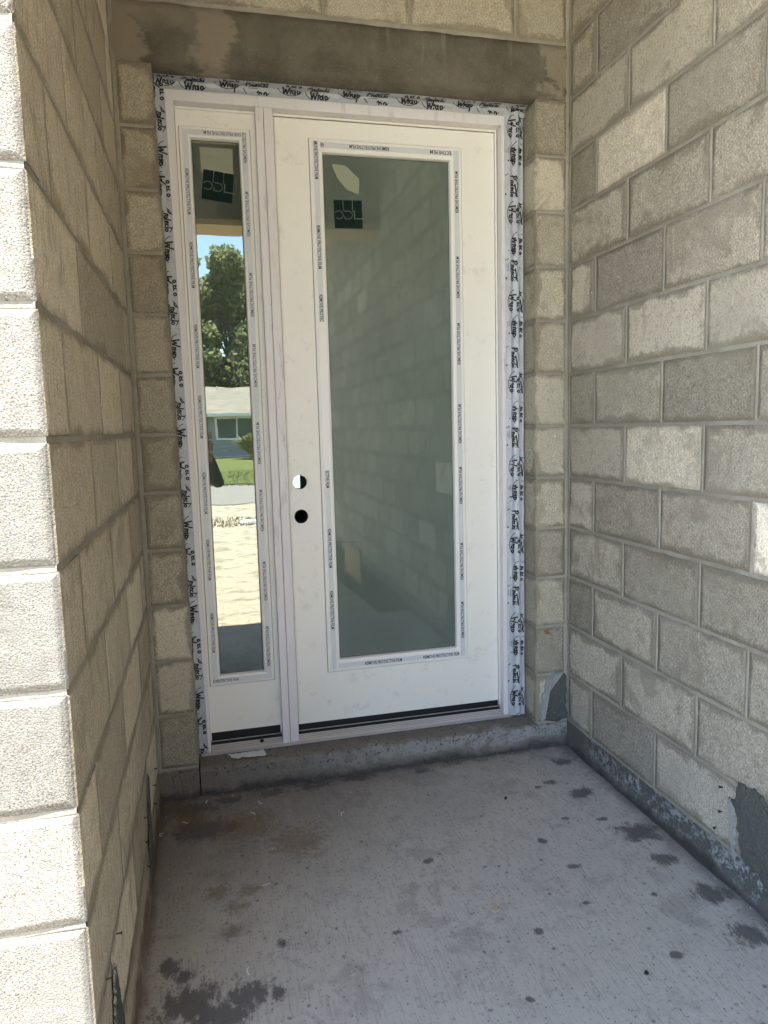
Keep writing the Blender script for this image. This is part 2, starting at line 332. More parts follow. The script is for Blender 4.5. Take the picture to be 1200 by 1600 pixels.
# ------------------------------------------------------------------ mesh helpers
class MB:
    def __init__(s): s.v = []; s.f = []; s.m = []; s.e = []
    def add(s, vs_, fs, mi=0, ed=None):
        b = len(s.v); s.v += [tuple(p) for p in vs_]; s.f += [tuple(i+b for i in f) for f in fs]; s.m += [mi]*len(fs)
        s.e += list(ed) if ed is not None else [1.0]*len(vs_)
    def box(s, x0, x1, y0, y1, z0, z1, mi=0):
        v = [(x, y, z) for x in (x0, x1) for y in (y0, y1) for z in (z0, z1)]
        s.add(v, [(0, 1, 3, 2), (4, 6, 7, 5), (0, 4, 5, 1), (2, 3, 7, 6), (0, 2, 6, 4), (1, 5, 7, 3)], mi)
    def tube(s, pts, rad, seg=6, mi=0, caps=True):
        pts = [Vector(p) for p in pts]; rads = rad if isinstance(rad, (list, tuple)) else [rad]*len(pts)
        vs_, fs = [], []
        for i, p in enumerate(pts):
            d = (pts[min(i+1, len(pts)-1)]-pts[max(i-1, 0)]).normalized()
            a = d.cross(Vector((0, 0, 1)) if abs(d.z) < .9 else Vector((1, 0, 0))).normalized(); b = d.cross(a)
            for k in range(seg):
                t = 2*math.pi*k/seg; vs_.append(p+rads[i]*(math.cos(t)*a+math.sin(t)*b))
        for i in range(len(pts)-1):
            for k in range(seg):
                fs.append((i*seg+k, i*seg+(k+1) % seg, (i+1)*seg+(k+1) % seg, (i+1)*seg+k))
        if caps: fs.append(tuple(range(seg))[::-1]); fs.append(tuple((len(pts)-1)*seg+k for k in range(seg)))
        s.add(vs_, fs, mi)
    def mesh(s, name, mats):
        me = bpy.data.meshes.new(name); me.from_pydata(s.v, [], s.f)
        for m in (mats if isinstance(mats, (list, tuple)) else [mats]): me.materials.append(m)
        me.polygons.foreach_set('material_index', s.m)
        if min(s.e, default=1) < 1:
            a = me.attributes.new('edge', 'FLOAT', 'POINT'); a.data.foreach_set('value', s.e)
        me.update(); return me
    def build(s, name, mats, parent=None, loc=None, rz=0, bevel=0, smooth=False):
        me = s.mesh(name, mats)
        bm = bmesh.new(); bm.from_mesh(me); bmesh.ops.recalc_face_normals(bm, faces=bm.faces); bm.to_mesh(me); bm.free()
        o = link(name, me, parent, loc, rz)
        if smooth: me.polygons.foreach_set('use_smooth', [True]*len(me.polygons))
        if bevel:
            b = o.modifiers.new('bevel', 'BEVEL'); b.width = bevel; b.segments = 2; b.limit_method = 'ANGLE'
        return o
def link(name, me, parent=None, loc=None, rz=0):
    o = bpy.data.objects.new(name, me); C.objects.link(o)
    if parent: o.parent = parent
    if loc is not None: o.location = loc
    o.rotation_euler.z = rz; return o
def tag(o, label=None, cat=None, group=None, kind=None):
    for k, v in (('label', label), ('category', cat), ('group', group), ('kind', kind)):
        if v: o[k] = v
    return o
def empty(name, loc=(0, 0, 0), **k):
    o = bpy.data.objects.new(name, None); C.objects.link(o); o.location = loc; o.empty_display_size = .1; return tag(o, **k)

rnd = random.Random(7)
def cap(mb, W, Hh, place, rng, chip=1.0, inset=.0025, ring=.040):
    """front face of a block: ragged border ring, an inner ring and the middle, in the plane given by place(u, v, out)"""
    out = []; n_u = max(2, int(W/.07)); n_v = 3
    for i in range(n_u): out.append((i/n_u*W, 0))
    for i in range(n_v): out.append((W, i/n_v*Hh))
    for i in range(n_u): out.append((W-i/n_u*W, Hh))
    for i in range(n_v): out.append((0, Hh-i/n_v*Hh))
    N = len(out); rg = min(ring, W*.4, Hh*.4); vs_, ed = [], []
    def jit(u, v, a):
        cu = min(max(u, a), W-a); cv = min(max(v, a), Hh-a); return cu, cv
    for (u, v) in out: vs_.append(place(u, v, 0)); ed.append(0.0)
    for (u, v) in out:
        a = inset*(.6+chip*rng.random()*1.3); cu, cv = jit(u, v, a); vs_.append(place(cu, cv, .0028)); ed.append(0.02)
    for (u, v) in out:
        cu, cv = jit(u, v, rg); vs_.append(place(cu, cv, .0030+rng.random()*.0006)); ed.append(1.0)
    fs = []
    for r_ in range(2):
        for k in range(N): k2 = (k+1) % N; fs.append((r_*N+k, r_*N+k2, (r_+1)*N+k2, (r_+1)*N+k))
    # inner ring points are collinear runs; close with one polygon after dropping repeats
    idx, seen = [], []
    for k in range(N):
        p = Vector(vs_[2*N+k])
        if seen and (p-seen[-1]).length < 1e-3: continue
        if seen and k > N-3 and (p-seen[0]).length < 1e-3: continue
        seen.append(p); idx.append(2*N+k)
    fs.append(tuple(idx)); mb.add(vs_, fs, 0, ed)
def block_mesh(W, Hh, T, seed, left=False, right=False):
    """concrete block: front in the plane y = 0 facing -Y, lower left corner at the origin"""
    rng = random.Random(seed); mb = MB(); g = .0028
    l, r_ = (g if left else 0), (g if right else 0)
    mb.add([(x, y, z) for x in (l, W-r_) for y in (g, T) for z in (0, Hh)],
           [(0, 1, 3, 2), (4, 6, 7, 5), (2, 3, 7, 6), (0, 2, 6, 4), (1, 5, 7, 3)], 0, [.5]*8)
    cap(mb, W, Hh, lambda u, v, o: (u, g-o, v), rng)
    if right: cap(mb, T-g, Hh, lambda u, v, o: (W-g+o, g+u, v), rng)
    if left: cap(mb, T-g, Hh, lambda u, v, o: (g-o, T-u, v), rng)
    me = mb.mesh('block', M_block); return me
_bm = {}
def block(parent, W, Hh, T, loc, rz, mat, left=False, right=False, corner=None):
    k = (round(W, 3), round(Hh, 3), round(T, 3), left, right, mat.name, rnd.randrange(3))
    if k not in _bm:
        me = block_mesh(W, Hh, T, len(_bm)+11, left, right); me.materials[0] = mat; _bm[k] = me
        if corner:
            me.materials.append(corner)
            for p in me.polygons:
                if abs(p.normal.x) > .7: p.material_index = 1
    o = link('block', _bm[k], parent, loc, rz); return o
def bead(mb, p0, p1, nrm, half, out, rng, wob=.0012, step=.03, dip=-.004):
    """tooled joint between p0 and p1: a low rounded ridge along the joint, its crest wandering"""
    p0, p1, nrm = Vector(p0), Vector(p1), Vector(nrm); L = (p1-p0).length
    if L < .01: return
    d = (p1-p0)/L; s_ = d.cross(nrm); n = max(1, int(L/step)); vs_, fs = [], []
    prof = [(-1, dip), (-.62, out*.75-.0004), (-.15, out), (.35, out*.9), (.8, out*.4-.0006), (1, dip)]
    ph = rng.random()*50
    for i in range(n+1):
        p = p0+d*L*i/n; sh = wob*mnoise.noise(Vector((i*.5+ph, ph, 0))); hh = half*(1+.5*mnoise.noise(Vector((i*.7, ph, 9))))
        o2 = .0014*mnoise.noise(Vector((i*.35, 3, ph)))+.0008*mnoise.noise(Vector((i*1.3, 8, ph)))
        for a, h in prof: vs_.append(p+s_*(a*hh+sh)+nrm*(h+(o2 if abs(a) < 1 else 0)))
    m = len(prof)
    for i in range(n):
        for k in range(m-1): fs.append((i*m+k, i*m+k+1, (i+1)*m+k+1, (i+1)*m+k))
    mb.add(vs_, fs)

J = .010
# ------------------------------------------------------------------ right wall
right_wall = empty('block_wall', (XR, 0, -HC), label='long shaded grey block wall running down the right side of the entry', cat='wall')
def L(parent, p): return (p[0]-parent.location[0], p[1]-parent.location[1], p[2]-parent.location[2])
YE, ROWS_R = -5.36, 16
core = MB(); core.box(XR+.0075, XR+.19, YE+.006, 0.19, -.002, ROWS_R*H); core.box(XR+.02, XR+.19, .0, .2, -.9, -.003)
beads = MB(); rb = random.Random(3)
for k in range(ROWS_R):
    first = .195 if k % 2 == 0 else .398
    cuts = [0.0, first]
    while cuts[-1] < -YE-.05: cuts.append(cuts[-1]+2*H)
    cuts[-1] = -YE
    for a, b in zip(cuts, cuts[1:]):
        a2 = a+(J/2 if a > 0 else .012); b2 = b-(J/2 if b < -YE else 0)
        if b2-a2 < .03: continue
        jx = rnd.uniform(-.0012, .0012)
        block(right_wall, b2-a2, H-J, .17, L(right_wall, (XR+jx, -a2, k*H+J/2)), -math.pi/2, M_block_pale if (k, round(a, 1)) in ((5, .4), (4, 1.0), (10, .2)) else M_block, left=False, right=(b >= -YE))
        if a > 0: bead(beads, (XR, -a, k*H+.003), (XR, -a, (k+1)*H-.003), (-1, 0, 0), .0068, .0010, rb, .0015)
    bead(beads, (XR, 0, k*H), (XR, YE, k*H), (-1, 0, 0), .0085, -.0008, rb, .003)
bead(beads, (XR, -.006, 0), (XR, -.006, 3.2), (-1, 0, 0), .010, .0004, rb, .003)
o = core.build('mortar_core', M_mortar, right_wall); o.location = L(right_wall, (0, 0, 0)); tag(o, kind='stuff')
o = beads.build('mortar_joint', M_mortar, right_wall, smooth=True); o.location = L(right_wall, (0, 0, 0)); tag(o, kind='stuff')
ft = MB()
n = 150
def fprof(i, k):
    y = .0-5.36*i/n; nz = mnoise.noise(Vector((y*9, k*2.1, 1)))
    return {0: (XR+.0005+nz*.0025, y, -.0035+.0*nz), 1: (XR-.002+nz*.003, y, -.04), 2: (XR-.006+nz*.005, y, -.085), 3: (XR-.016+nz*.009, y, -HC-.006), 4: (XR-.004, y, -.9)}[k]
vs_ = [fprof(i, k) for i in range(n+1) for k in range(5)]
ft.add(vs_, [(i*5+k, i*5+k+1, (i+1)*5+k+1, (i+1)*5+k) for i in range(n) for k in range(4)])
ft.box(XR+.006, XR+.19, -5.36, .0, -.9, -.0045)
o = ft.build('footing', M_footing, right_wall, smooth=False); o.location = L(right_wall, (0, 0, 0))

def blob_mesh(outline, place, thick, rng, sub=5):
    sub *= 3
    pts = []
    for i in range(len(outline)):
        a, b = outline[i], outline[(i+1) % len(outline)]
        for s in range(sub):
            t = s/sub; j = .0016
            nq = mnoise.noise(Vector(((a[0]+(b[0]-a[0])*t)*40, (a[1]+(b[1]-a[1])*t)*40, 1)))*.009+mnoise.noise(Vector(((a[0]+(b[0]-a[0])*t)*140, (a[1]+(b[1]-a[1])*t)*140, 3)))*.006; pts.append((a[0]+(b[0]-a[0])*t+rng.uniform(-j, j)+nq, a[1]+(b[1]-a[1])*t+rng.uniform(-j, j)-nq))
    cx = sum(p[0] for p in pts)/len(pts); cy_ = sum(p[1] for p in pts)/len(pts); N = len(pts)
    mb = MB(); vs_ = [place(u, v, -.002) for u, v in pts]+[place(cx+(u-cx)*.93, cy_+(v-cy_)*.93, thick) for u, v in pts]+[place(cx, cy_, thick*1.2)]
    fs = [(i, (i+1) % N, N+(i+1) % N, N+i) for i in range(N)]+[(N+i, N+(i+1) % N, 2*N) for i in range(N)]
    mb.add(vs_, fs); return mb
rp = random.Random(5)
pr = [(-.958, .158), (-.985, .165), (-.99, .215), (-1.03, .222), (-1.06, .232), (-1.12, .20), (-1.20, .17), (-1.24, .05), (-1.22, -.06), (-1.13, -.035), (-1.08, -.01), (-1.01, -.0), (-1.0, .05), (-.99, .10), (-.985, .14)]
o = blob_mesh([(a, b) for a, b in pr], lambda u, v, t: (XR-.003-t, u, v), .004, rp).build('cement_patch', M_patch, right_wall); o.location = L(right_wall, (0, 0, 0))
tag(o, label='dark grey cement patch low on the wall')
pe = [(-.955, .155), (-.975, .165), (-.982, .10), (-.99, .03), (-1.0, -.04), (-.985, -.02), (-.972, .05), (-.968, .12)]
o = blob_mesh(pe, lambda u, v, t: (XR-.003-t, u, v), .005, rp, 4).build('cement_rim', M_paleedge, right_wall); o.location = L(right_wall, (0, 0, 0))
def nail(parent, p, nrm, up=.3):
    mb = MB(); n_ = Vector(nrm); p = Vector(p); tip = p+n_*.010+Vector((0, 0, rp.uniform(-.004, .004)))+Vector((0, .006, 0))*rp.uniform(-1, 1)
    mb.tube([p-n_*.01, tip], .0016, 6); mb.tube([tip, tip+n_*.0015], .0042, 8)
    o = mb.build('nail', M_nail, parent); o.location = L(parent, (0, 0, 0)); return o
M_nail = plain('rusty_steel', (0.035, 0.026, 0.022), .7, .3, .4)
for p in [(XR, -.934, .169), (XR, -.932, .095), (XR, -.907, .037)]: nail(right_wall, p, (-1, 0, 0))
# opening boarded with strand board far down the wall
mb = MB(); mb.box(XR-.022, XR-.0035, -4.57, -3.79, -.30, .045)
o = mb.build('strand_board', M_osb, right_wall); o.location = L(right_wall, (0, 0, 0))

# ------------------------------------------------------------------ left wall and the sunlit front it turns into
dz = .008
left_wall = empty('block_wall', (0, YF, -HC), label='tan streaked block wall on the left, turning the corner into the sunlit front', cat='wall')
core = MB(); core.box(-.17, -.0075, YF+.02, 0.0, -.0, 16*H+dz); core.box(-2.6, -.02, YF+.0075, YF+.18, .0, 16*H+dz-.002)
core.box(-.17, -.0085, YF+.006, .2, -.9, .003); core.box(-2.6, -.171, YF+.006, YF+.18, -.9, .001)
beads = MB()
for k in range(16):
    z = k*H+dz
    if k % 2 == 0:       # front stretcher covers the corner
        cuts = [-1.215, -.785, -.36, 0]; ff = [0, .4]
        block(left_wall, .40-J/2, H-J, .1865, L(left_wall, (-.40+J/2, YF, z+J/2)), 0, M_block_sun_toned, right=True, corner=M_block_left)
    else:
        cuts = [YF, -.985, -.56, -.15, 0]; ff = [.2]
        block(left_wall, .4216-J/2, H-J, .19, L(left_wall, (0, YF, z+J/2)), math.pi/2, M_block_left, left=True, corner=M_block_sun_toned)
        cuts = cuts[1:]
    for a, b in zip(cuts, cuts[1:]):
        a2 = a+J/2; b2 = b-(J/2 if b < 0 else .012)
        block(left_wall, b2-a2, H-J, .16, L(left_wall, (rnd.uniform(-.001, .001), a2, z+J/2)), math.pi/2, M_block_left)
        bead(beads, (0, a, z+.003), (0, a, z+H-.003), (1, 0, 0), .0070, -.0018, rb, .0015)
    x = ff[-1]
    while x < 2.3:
        block(left_wall, .4064-J, H-J, .16, L(left_wall, (-x-.4064+J/2, YF, z+J/2)), 0, M_block_sun_toned)
        bead(beads, (-x, YF, z+.003), (-x, YF, z+H-.003), (0, -1, 0), .0070, -.001, rb, .0015); x += .4064
    bead(beads, (0, YF+.002, z), (0, 0, z), (1, 0, 0), .0085, -.0018, rb, .002)
    bead(beads, (-2.6, YF, z), (-.003, YF, z), (0, -1, 0), .0085, -.0018, rb, .002)
o = core.build('mortar_core', M_mortar, left_wall); o.location = L(left_wall, (0, 0, 0)); tag(o, kind='stuff')
o = beads.build('mortar_joint', M_mortar, left_wall, smooth=True); o.location = L(left_wall, (0, 0, 0)); tag(o, kind='stuff')
ft = MB(); n = 60; vs_ = []
for i in range(n+1):
    y = YF+(-YF)*i/n; nz = mnoise.noise(Vector((y*9, 5, 1)))
    vs_ += [(-.001+nz*.002, y, .004), (.004+nz*.003, y, -.05), (.007+nz*.005, y, -.09), (.012+nz*.007, y, -HC-.004), (.0, y, -.5)]
ft.add(vs_, [(i*5+k, i*5+k+1, (i+1)*5+k+1, (i+1)*5+k) for i in range(n) for k in range(4)])
o = ft.build('footing', M_footing_left, left_wall); o.location = L(left_wall, (0, 0, 0))
o = blob_mesh([(-1.215, .20), (-1.25, .12), (-1.30, .02), (-1.33, -.09), (-1.15, -.09), (-1.16, .02), (-1.18, .10)], lambda u, v, t: (.0055+t, u, v), .003, rp).build('cement_patch', M_patch, left_wall); o.location = L(left_wall, (0, 0, 0))
o = blob_mesh([(-.385, .19), (-.42, .10), (-.47, .0), (-.50, -.09), (-.41, -.09), (-.40, .02)], lambda u, v, t: (.0055+t, u, v), .003, rp).build('cement_patch', M_patch, left_wall); o.location = L(left_wall, (0, 0, 0))
for p in [(-.154, .43), (-.229, .32), (-.232, .02), (-.523, .55), (-.535, .21), (-.533, -.15), (-1.136, .96), (-1.279, 1.01)]: nail(left_wall, (.0, p[0], p[1]*H+.005), (1, 0, 0))

# ------------------------------------------------------------------ back wall: piers, lintel, courses above
back_wall = empty('block_wall', (0.8, 0, 0), label='block piers and courses round the door at the back of the entry', cat='wall')
beads = MB(); core = MB()
for k in range(12):
    z = k*H; zl = z+dz; wl = .147-.022*(k+.5)/12; wr = .1395
    block(back_wall, wl-.012, H-J, .19, L(back_wall, (.012, rnd.uniform(-.001, .001), zl+J/2)), 0, M_block_pier, right=True)
    block(back_wall, wr-.010, H-J, .19, L(back_wall, (1.4965, rnd.uniform(-.001, .001), z+J/2)), 0, M_block_pier, left=True)
    for zz, xa, xb in ((zl, .0, wl-.002), (z, 1.4985, XR)):
        bead(beads, (xa, 0, zz), (xb, 0, zz), (0, -1, 0), .0075, -.0016, rb, .002)
    bead(beads, (1.4965, .0, z), (1.4965, .19, z), (-1, 0, 0), .0075, -.0016, rb, .002)
core.add([(0, .0075, 0), (.140, .0075, 0), (.118, .0075, 12*H), (0, .0075, 12*H), (0, .18, 0), (.140, .18, 0), (.118, .18, 12*H), (0, .18, 12*H)],
         [(0, 1, 2, 3), (4, 7, 6, 5), (0, 4, 5, 1), (1, 5, 6, 2), (2, 6, 7, 3), (3, 7, 4, 0)])
core.box(1.504, XR, .0075, .18, 0, 12*H)
bead(beads, (XR-.006, 0, 0), (XR-.006, 0, 3.2), (0, -1, 0), .011, .001, rb, .002)
bead(beads, (.006, 0, 0), (.006, 0, 3.2), (0, -1, 0), .011, .001, rb, .002)
zt = 2.638
core.box(.0, XR, .0075, .18, zt-.006, 16*H)
rows = [[.0, .30, .706, 1.015, 1.419, XR], [.0, .10, .50, .90, 1.22, 1.60, XR], [.0, .30, .706, 1.11, 1.51, XR]]
for j, cuts in enumerate(rows):
    z = zt+j*H; hh = min(H, 16*H-z)
    for a, b in zip(cuts, cuts[1:]):
        if b-a < .06: continue
        block(back_wall, b-a-J-(.008 if b >= XR else 0), hh-J, .17, L(back_wall, (a+J/2+(.006 if a <= 0 else 0), rnd.uniform(-.001, .001), z+J/2)), 0, M_block_pier)
        if a > 0: bead(beads, (a, 0, z+.003), (a, 0, z+hh-.003), (0, -1, 0), .0075, -.001, rb, .0015)
    bead(beads, (0, 0, z), (XR, 0, z), (0, -1, 0), .0095, -.0005, rb, .003)
o = core.build('mortar_core', M_mortar, back_wall); o.location = L(back_wall, (0, 0, 0)); tag(o, kind='stuff')
o = beads.build('mortar_joint', M_mortar, back_wall, smooth=True); o.location = L(back_wall, (0, 0, 0)); tag(o, kind='stuff')
lt = MB(); nx, nz_ = 80, 8
def lp(i, k): 
    x = .004+(XR-.008)*i/nx; z = 12*H+.001+(zt-12*H-.010)*k/nz_
    return (x, -.001+.003*mnoise.noise(Vector((x*6, z*8, 2)))+(.002 if k in (0, nz_) else 0), z+(.0025*mnoise.noise(Vector((x*15, k*3, 7))) if k in (0, nz_) else 0))
vs_ = [lp(i, k) for i in range(nx+1) for k in range(nz_+1)]; q = nz_+1
fs = [(i*q+k, (i+1)*q+k, (i+1)*q+k+1, i*q+k+1) for i in range(nx) for k in range(nz_)]
base = len(vs_); vs_ += [(.004+(XR-.008)*i/nx, .19, z) for i in range(nx+1) for z in (12*H+.001, zt-.009)]
fs += [(i*q, base+i*2, base+i*2+2, (i+1)*q) for i in range(nx)]+[(i*q+nz_, (i+1)*q+nz_, base+i*2+3, base+i*2+1) for i in range(nx)]+[(base+i*2, base+i*2+1, base+i*2+3, base+i*2+2) for i in range(nx)]
lt.add(vs_, fs); lintel = lt.build('lintel', M_lintel, smooth=True); 
tag(lintel, label='dark precast concrete lintel stained brown across the top of the door', cat='lintel')
o = blob_mesh([(1.525, .08), (1.545, .175), (1.575, .205), (1.618, .207), (1.632, .19), (1.633, .01), (1.589, -.003), (1.53, .01)], lambda u, v, t: (u, -.003-t, v), .005, rp).build('cement_patch', M_patch, back_wall); o.location = L(back_wall, (0, 0, 0))
tag(o, label='dark grey cement patch at the foot of the right pier')
o = blob_mesh([(1.513, .08), (1.537, .178), (1.572, .209), (1.62, .213), (1.618, .207), (1.575, .204), (1.545, .172), (1.526, .08), (1.532, .01), (1.512, .0)], lambda u, v, t: (u, -.003-t, v), .006, rp, 3).build('cement_rim', M_paleedge, back_wall); o.location = L(back_wall, (0, 0, 0))

# ------------------------------------------------------------------ floor slab, curb, ground
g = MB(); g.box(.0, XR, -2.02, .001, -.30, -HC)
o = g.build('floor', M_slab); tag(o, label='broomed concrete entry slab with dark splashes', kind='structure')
cb = MB(); nx = 150; prof = 9
def cp(i, k):
    x = .149+(XR-.149)*i/nx
    P_ = [(.36, 0.0), (.06, -.001), (.022, -.002), (.004, -.006), (-.001, -.016), (-.002, -.05), (-.003, -.08), (-.008, -.098), (-.012, -.12)][k]
    a = [0, .2, 1.5, 3.2, 3.0, 2.6, 4.5, 7, 7][k]*.0017
    n1 = mnoise.noise(Vector((x*22, k*.8, 4))); n2 = mnoise.noise(Vector((x*60, k*1.9, 8)))
    return (x, P_[0]+a*(n1+.6*n2), P_[1]+a*.35*(n2 if 1 < k < 6 else 0)-(.0015 if k else 0)*abs(n1))
vs_ = [cp(i, k) for i in range(nx+1) for k in range(prof)]
cb.add(vs_, [(i*prof+k, i*prof+k+1, (i+1)*prof+k+1, (i+1)*prof+k) for i in range(nx) for k in range(prof-1)])
cb.box(.149, XR-.001, .012, .36, -.30, -.006)
curb = cb.build('door_sill_curb', M_curb, smooth=False); tag(curb, label='rough concrete step under the door threshold', cat='step')
pb = MB(); nx = 16
for i in range(nx+1):
    pass
vs_ = [( .002+.142*i/nx, {0: .05, 1: .002, 2: -.002, 3: -.004, 4: -.012}[k]+.003*mnoise.noise(Vector((i*.7, k*2, 3))), {0: .004, 1: .004, 2: -.03, 3: -.08, 4: -.12}[k]) for i in range(nx+1) for k in range(5)]
pb.add(vs_, [(i*5+k, i*5+k+1, (i+1)*5+k+1, (i+1)*5+k) for i in range(nx) for k in range(4)]); pb.box(.002, .144, .02, .2, -.2, .003)
o = pb.build('pier_footing', M_curb, back_wall); o.location = L(back_wall, (0, 0, 0))
o = tag(blob_mesh([(.25, .078), (.30, .072), (.388, .082), (.385, .024), (.33, .030), (.30, .040), (.285, .030), (.265, .044)], lambda u, v, t: (u, v, .0045+t*.2), .002, rp, 3).build('film_scrap', M_film),
        label='torn scrap of pale plastic film lying on the step under the narrow sidelight', cat='scrap')

def gz(y):
    pts = [(0, -.36), (-2.0, -.33), (-5, -.50), (-12, -.60), (-15, -.50), (-20.5, -.50), (-36, -.18), (-60, -.1), (-400, 0)]
    if y > 0: return -.4
    for (a, za), (b, zb) in zip(pts, pts[1:]):
        if y >= b: return za+(zb-za)*(y-a)/(b-a)
    return 0
def sheet(name, xs, ys, dzs, mat, amp=0, **k):
    mb = MB(); vs_ = [(x, y, gz(y)+dzs+amp*mnoise.noise(Vector((x*.9, y*.9, 0)))) for x in xs for y in ys]; q = len(ys)
    mb.add(vs_, [(i*q+j, (i+1)*q+j, (i+1)*q+j+1, i*q+j+1) for i in range(len(xs)-1) for j in range(q-1)])
    o = mb.build(name, mat, smooth=True); tag(o, **k); return o
def sand_material():
    t = NT('sandy_soil'); P = t.pos()
    c = t.mix(t.noise(1.1, 5, .6), (0.45, 0.38, 0.265), (0.54, 0.475, 0.365))
    c = t.mix(t.math('MULTIPLY', t.step(t.noise(4.5, 5, .7), .50, .62), .75), c, (0.25, 0.20, 0.145))
    c = t.mix(t.step(t.noise(14, 4, .7), .62, .7), c, (0.68, 0.63, 0.55))
    return t.done(c, .95, t.bump(t.noise(3.5, 6, .7), .12), .1)
def grass_material():
    t = NT('lawn'); c = t.mix(t.noise(.8, 5, .7), (0.10, 0.14, 0.035), (0.17, 0.19, 0.06)); c = t.mix(t.step(t.noise(9, 4, .7), .5, .7), c, (0.24, 0.22, 0.10))
    return t.done(c, .9, t.bump(t.noise(20, 4), .05), .1)
M_sand = sand_material(); M_grass = grass_material()
M_road = plain('pale_asphalt', (0.27, 0.25, 0.215), .95, .05, None, .15, 40, .01)
sheet('ground', [-300, -120, -60, -30]+[-20+i*1.0 for i in range(41)]+[30, 60, 120, 300], [400, 60, 10, .5, -2, -3, -4, -5, -6, -7, -8, -9, -10, -11, -12, -15, -20.5, -28, -36, -60, -120, -400], -.004, M_sand, .02, kind='structure')
sheet('road', [-200, -60, 0, 60, 200], [-14.6, -15, -18, -20.5], .006, M_road, 0, kind='structure')
sheet('lawn', [-200, -60, -20, 0, 20, 60, 200], [-20.7, -28, -36, -60, -120], .03, M_grass, 0, kind='structure')
M_dry = plain('dry_grass', (0.27, 0.25, 0.12), .9, .05)
def tufts(name, cx, cy, rx, ry, n, h, mat, seed, **k):
    mb = MB(); r_ = random.Random(seed)
    for i in range(n):
        a = r_.random()*6.28; rr = math.sqrt(r_.random()); x, y = cx+rx*rr*math.cos(a), cy+ry*rr*math.sin(a); z = gz(y)
        hh = h*r_.uniform(.4, 1); b = r_.random()*6.28; dx, dy = math.cos(b)*.012, math.sin(b)*.012; lx, ly = r_.uniform(-.5, .5)*hh, r_.uniform(-.5, .5)*hh
        mb.add([(x-dx, y-dy, z-.02), (x+dx, y+dy, z-.02), (x+lx*.5+dx*.6, y+ly*.5+dy*.6, z+hh*.6), (x+lx*.5-dx*.6, y+ly*.5-dy*.6, z+hh*.6), (x+lx, y+ly, z+hh)], [(0, 1, 2, 3), (3, 2, 4)])
    return tag(mb.build(name, mat), **k)
tufts('grass', .9, -11.6, 2.0, .7, 700, .07, M_dry, 4, label='sparse grass in the sandy yard', kind='stuff')
tufts('grass', 1.5, -23, 6, 3, 6000, .12, M_grass, 6, label='mown grass on the far lawn', kind='stuff')

# ------------------------------------------------------------------ porch roof and beam over the walkway (seen only mirrored in the glass)
beam = empty('porch_beam', (XR/2, -2.85, 2.75), label='dark concrete beam over the open end of the entry, timber strip below', cat='beam')
mb = MB(); mb.box(.003, XR-.001, -3.05, -2.70, 2.80, 3.32); o = mb.build('beam_body', M_lintel, beam, bevel=.004); o.location = L(beam, (0, 0, 0))
mb = MB(); mb.box(.003, XR-.002, -3.03, -2.715, 2.755, 2.799); o = mb.build('timber_strip', M_lumber, beam); o.location = L(beam, (0, 0, 0))
roof = empty('porch_roof', (XR/2, -1.5, 3.4), label='plywood porch roof on rafters above the entry', cat='roof')
xs_ = [.002, .5, 1.1, XR+.2]
for a, b in zip(xs_, xs_[1:]):
    for c_, d_ in ((-3.3, -2.1), (-2.1, -.9), (-.9, .2)):
        mb = MB(); mb.box(a+.002, b-.002, c_+.002, d_-.002, 3.425, 3.443); o = mb.build('plywood_panel', M_ply, roof); o.location = L(roof, (0, 0, 0))
mb = MB(); mb.box(.002, XR+.2, -3.3, .2, 3.4435, 3.47); mb.box(-.05, XR+.2, YF+.03, .2, 3.4705, 3.49); o = mb.build('sun_block_deck', M_ply, roof); o.location = L(roof, (0, 0, 0))  # unseen deck added over the panels to stop sun leaking through
for y in (-.45, -1.05, -1.65, -2.25):
    mb = MB(); mb.box(.004, XR+.15, y-.019, y+.019, 3.33, 3.424); o = mb.build('rafter', M_lumber, roof); o.location = L(roof, (0, 0, 0))
eave = MB(); eave.box(.80, 4.0, -5.3, -3.31, 3.40, 3.5); eave.box(1.5, 4.0, -9, -5.31, 3.40, 3.5)  # unseen; its reach is set to shade the wall and ground below
tag(eave.build('shade_eave', M_ply), label='unseen timber eave over the long right wall, sized to shade it', cat='eave')
mb = MB(); mb.box(-3, .0, YF+.02, 6, 3.27, 3.46); mb.box(-3, 4, .201, 6, 3.27, 3.46); tag(mb.build('house_ceiling', M_ply), kind='structure')

# ------------------------------------------------------------------ dim room behind the door
M_room = plain('bare_interior', (0.20, 0.21, 0.19), .9, .1, None, .15)
rm = MB()
rm.box(-1.5, 3.5, .36, 5, -.02, 0.0); rm.box(-1.5, 3.5, .21, 5.1, 2.7, 2.75)
rm.box(-1.6, -1.5, .21, 5.1, -.3, 2.7); rm.box(3.5, 3.6, .21, 5.1, -.3, 2.7)
rm.box(-1.5, .85, 5, 5.1, 0, 2.7); rm.box(1.22, 3.5, 5, 5.1, 0, 2.7); rm.box(.85, 1.22, 5, 5.1, 0, .5); rm.box(.85, 1.22, 5, 5.1, 1.0, 2.7)
rm.box(-1.5, -.001, .20, .21, 0, 2.7); rm.box(XR+.001, 3.5, .20, .21, 0, 2.7); rm.box(0.0, XR, .191, .209, 2.44, 3.2)
tag(rm.build('interior_room', M_room), kind='structure')
mb = MB(); mb.box(.85, .89, 4.96, 4.999, .5, 1.0); mb.box(1.17, 1.22, 4.96, 4.999, .5, 1.0); mb.box(.89, 1.17, 4.96, 4.999, .5, .53); mb.box(.89, 1.17, 4.96, 4.999, .97, 1.0)
bw = empty('back_window', (1.03, 5, .5), label='small white framed window across the dim room, glimpsed through the lock hole', cat='window')
o = mb.build('window_frame', M_mould, bw); o.location = L(bw, (0, 0, 0))
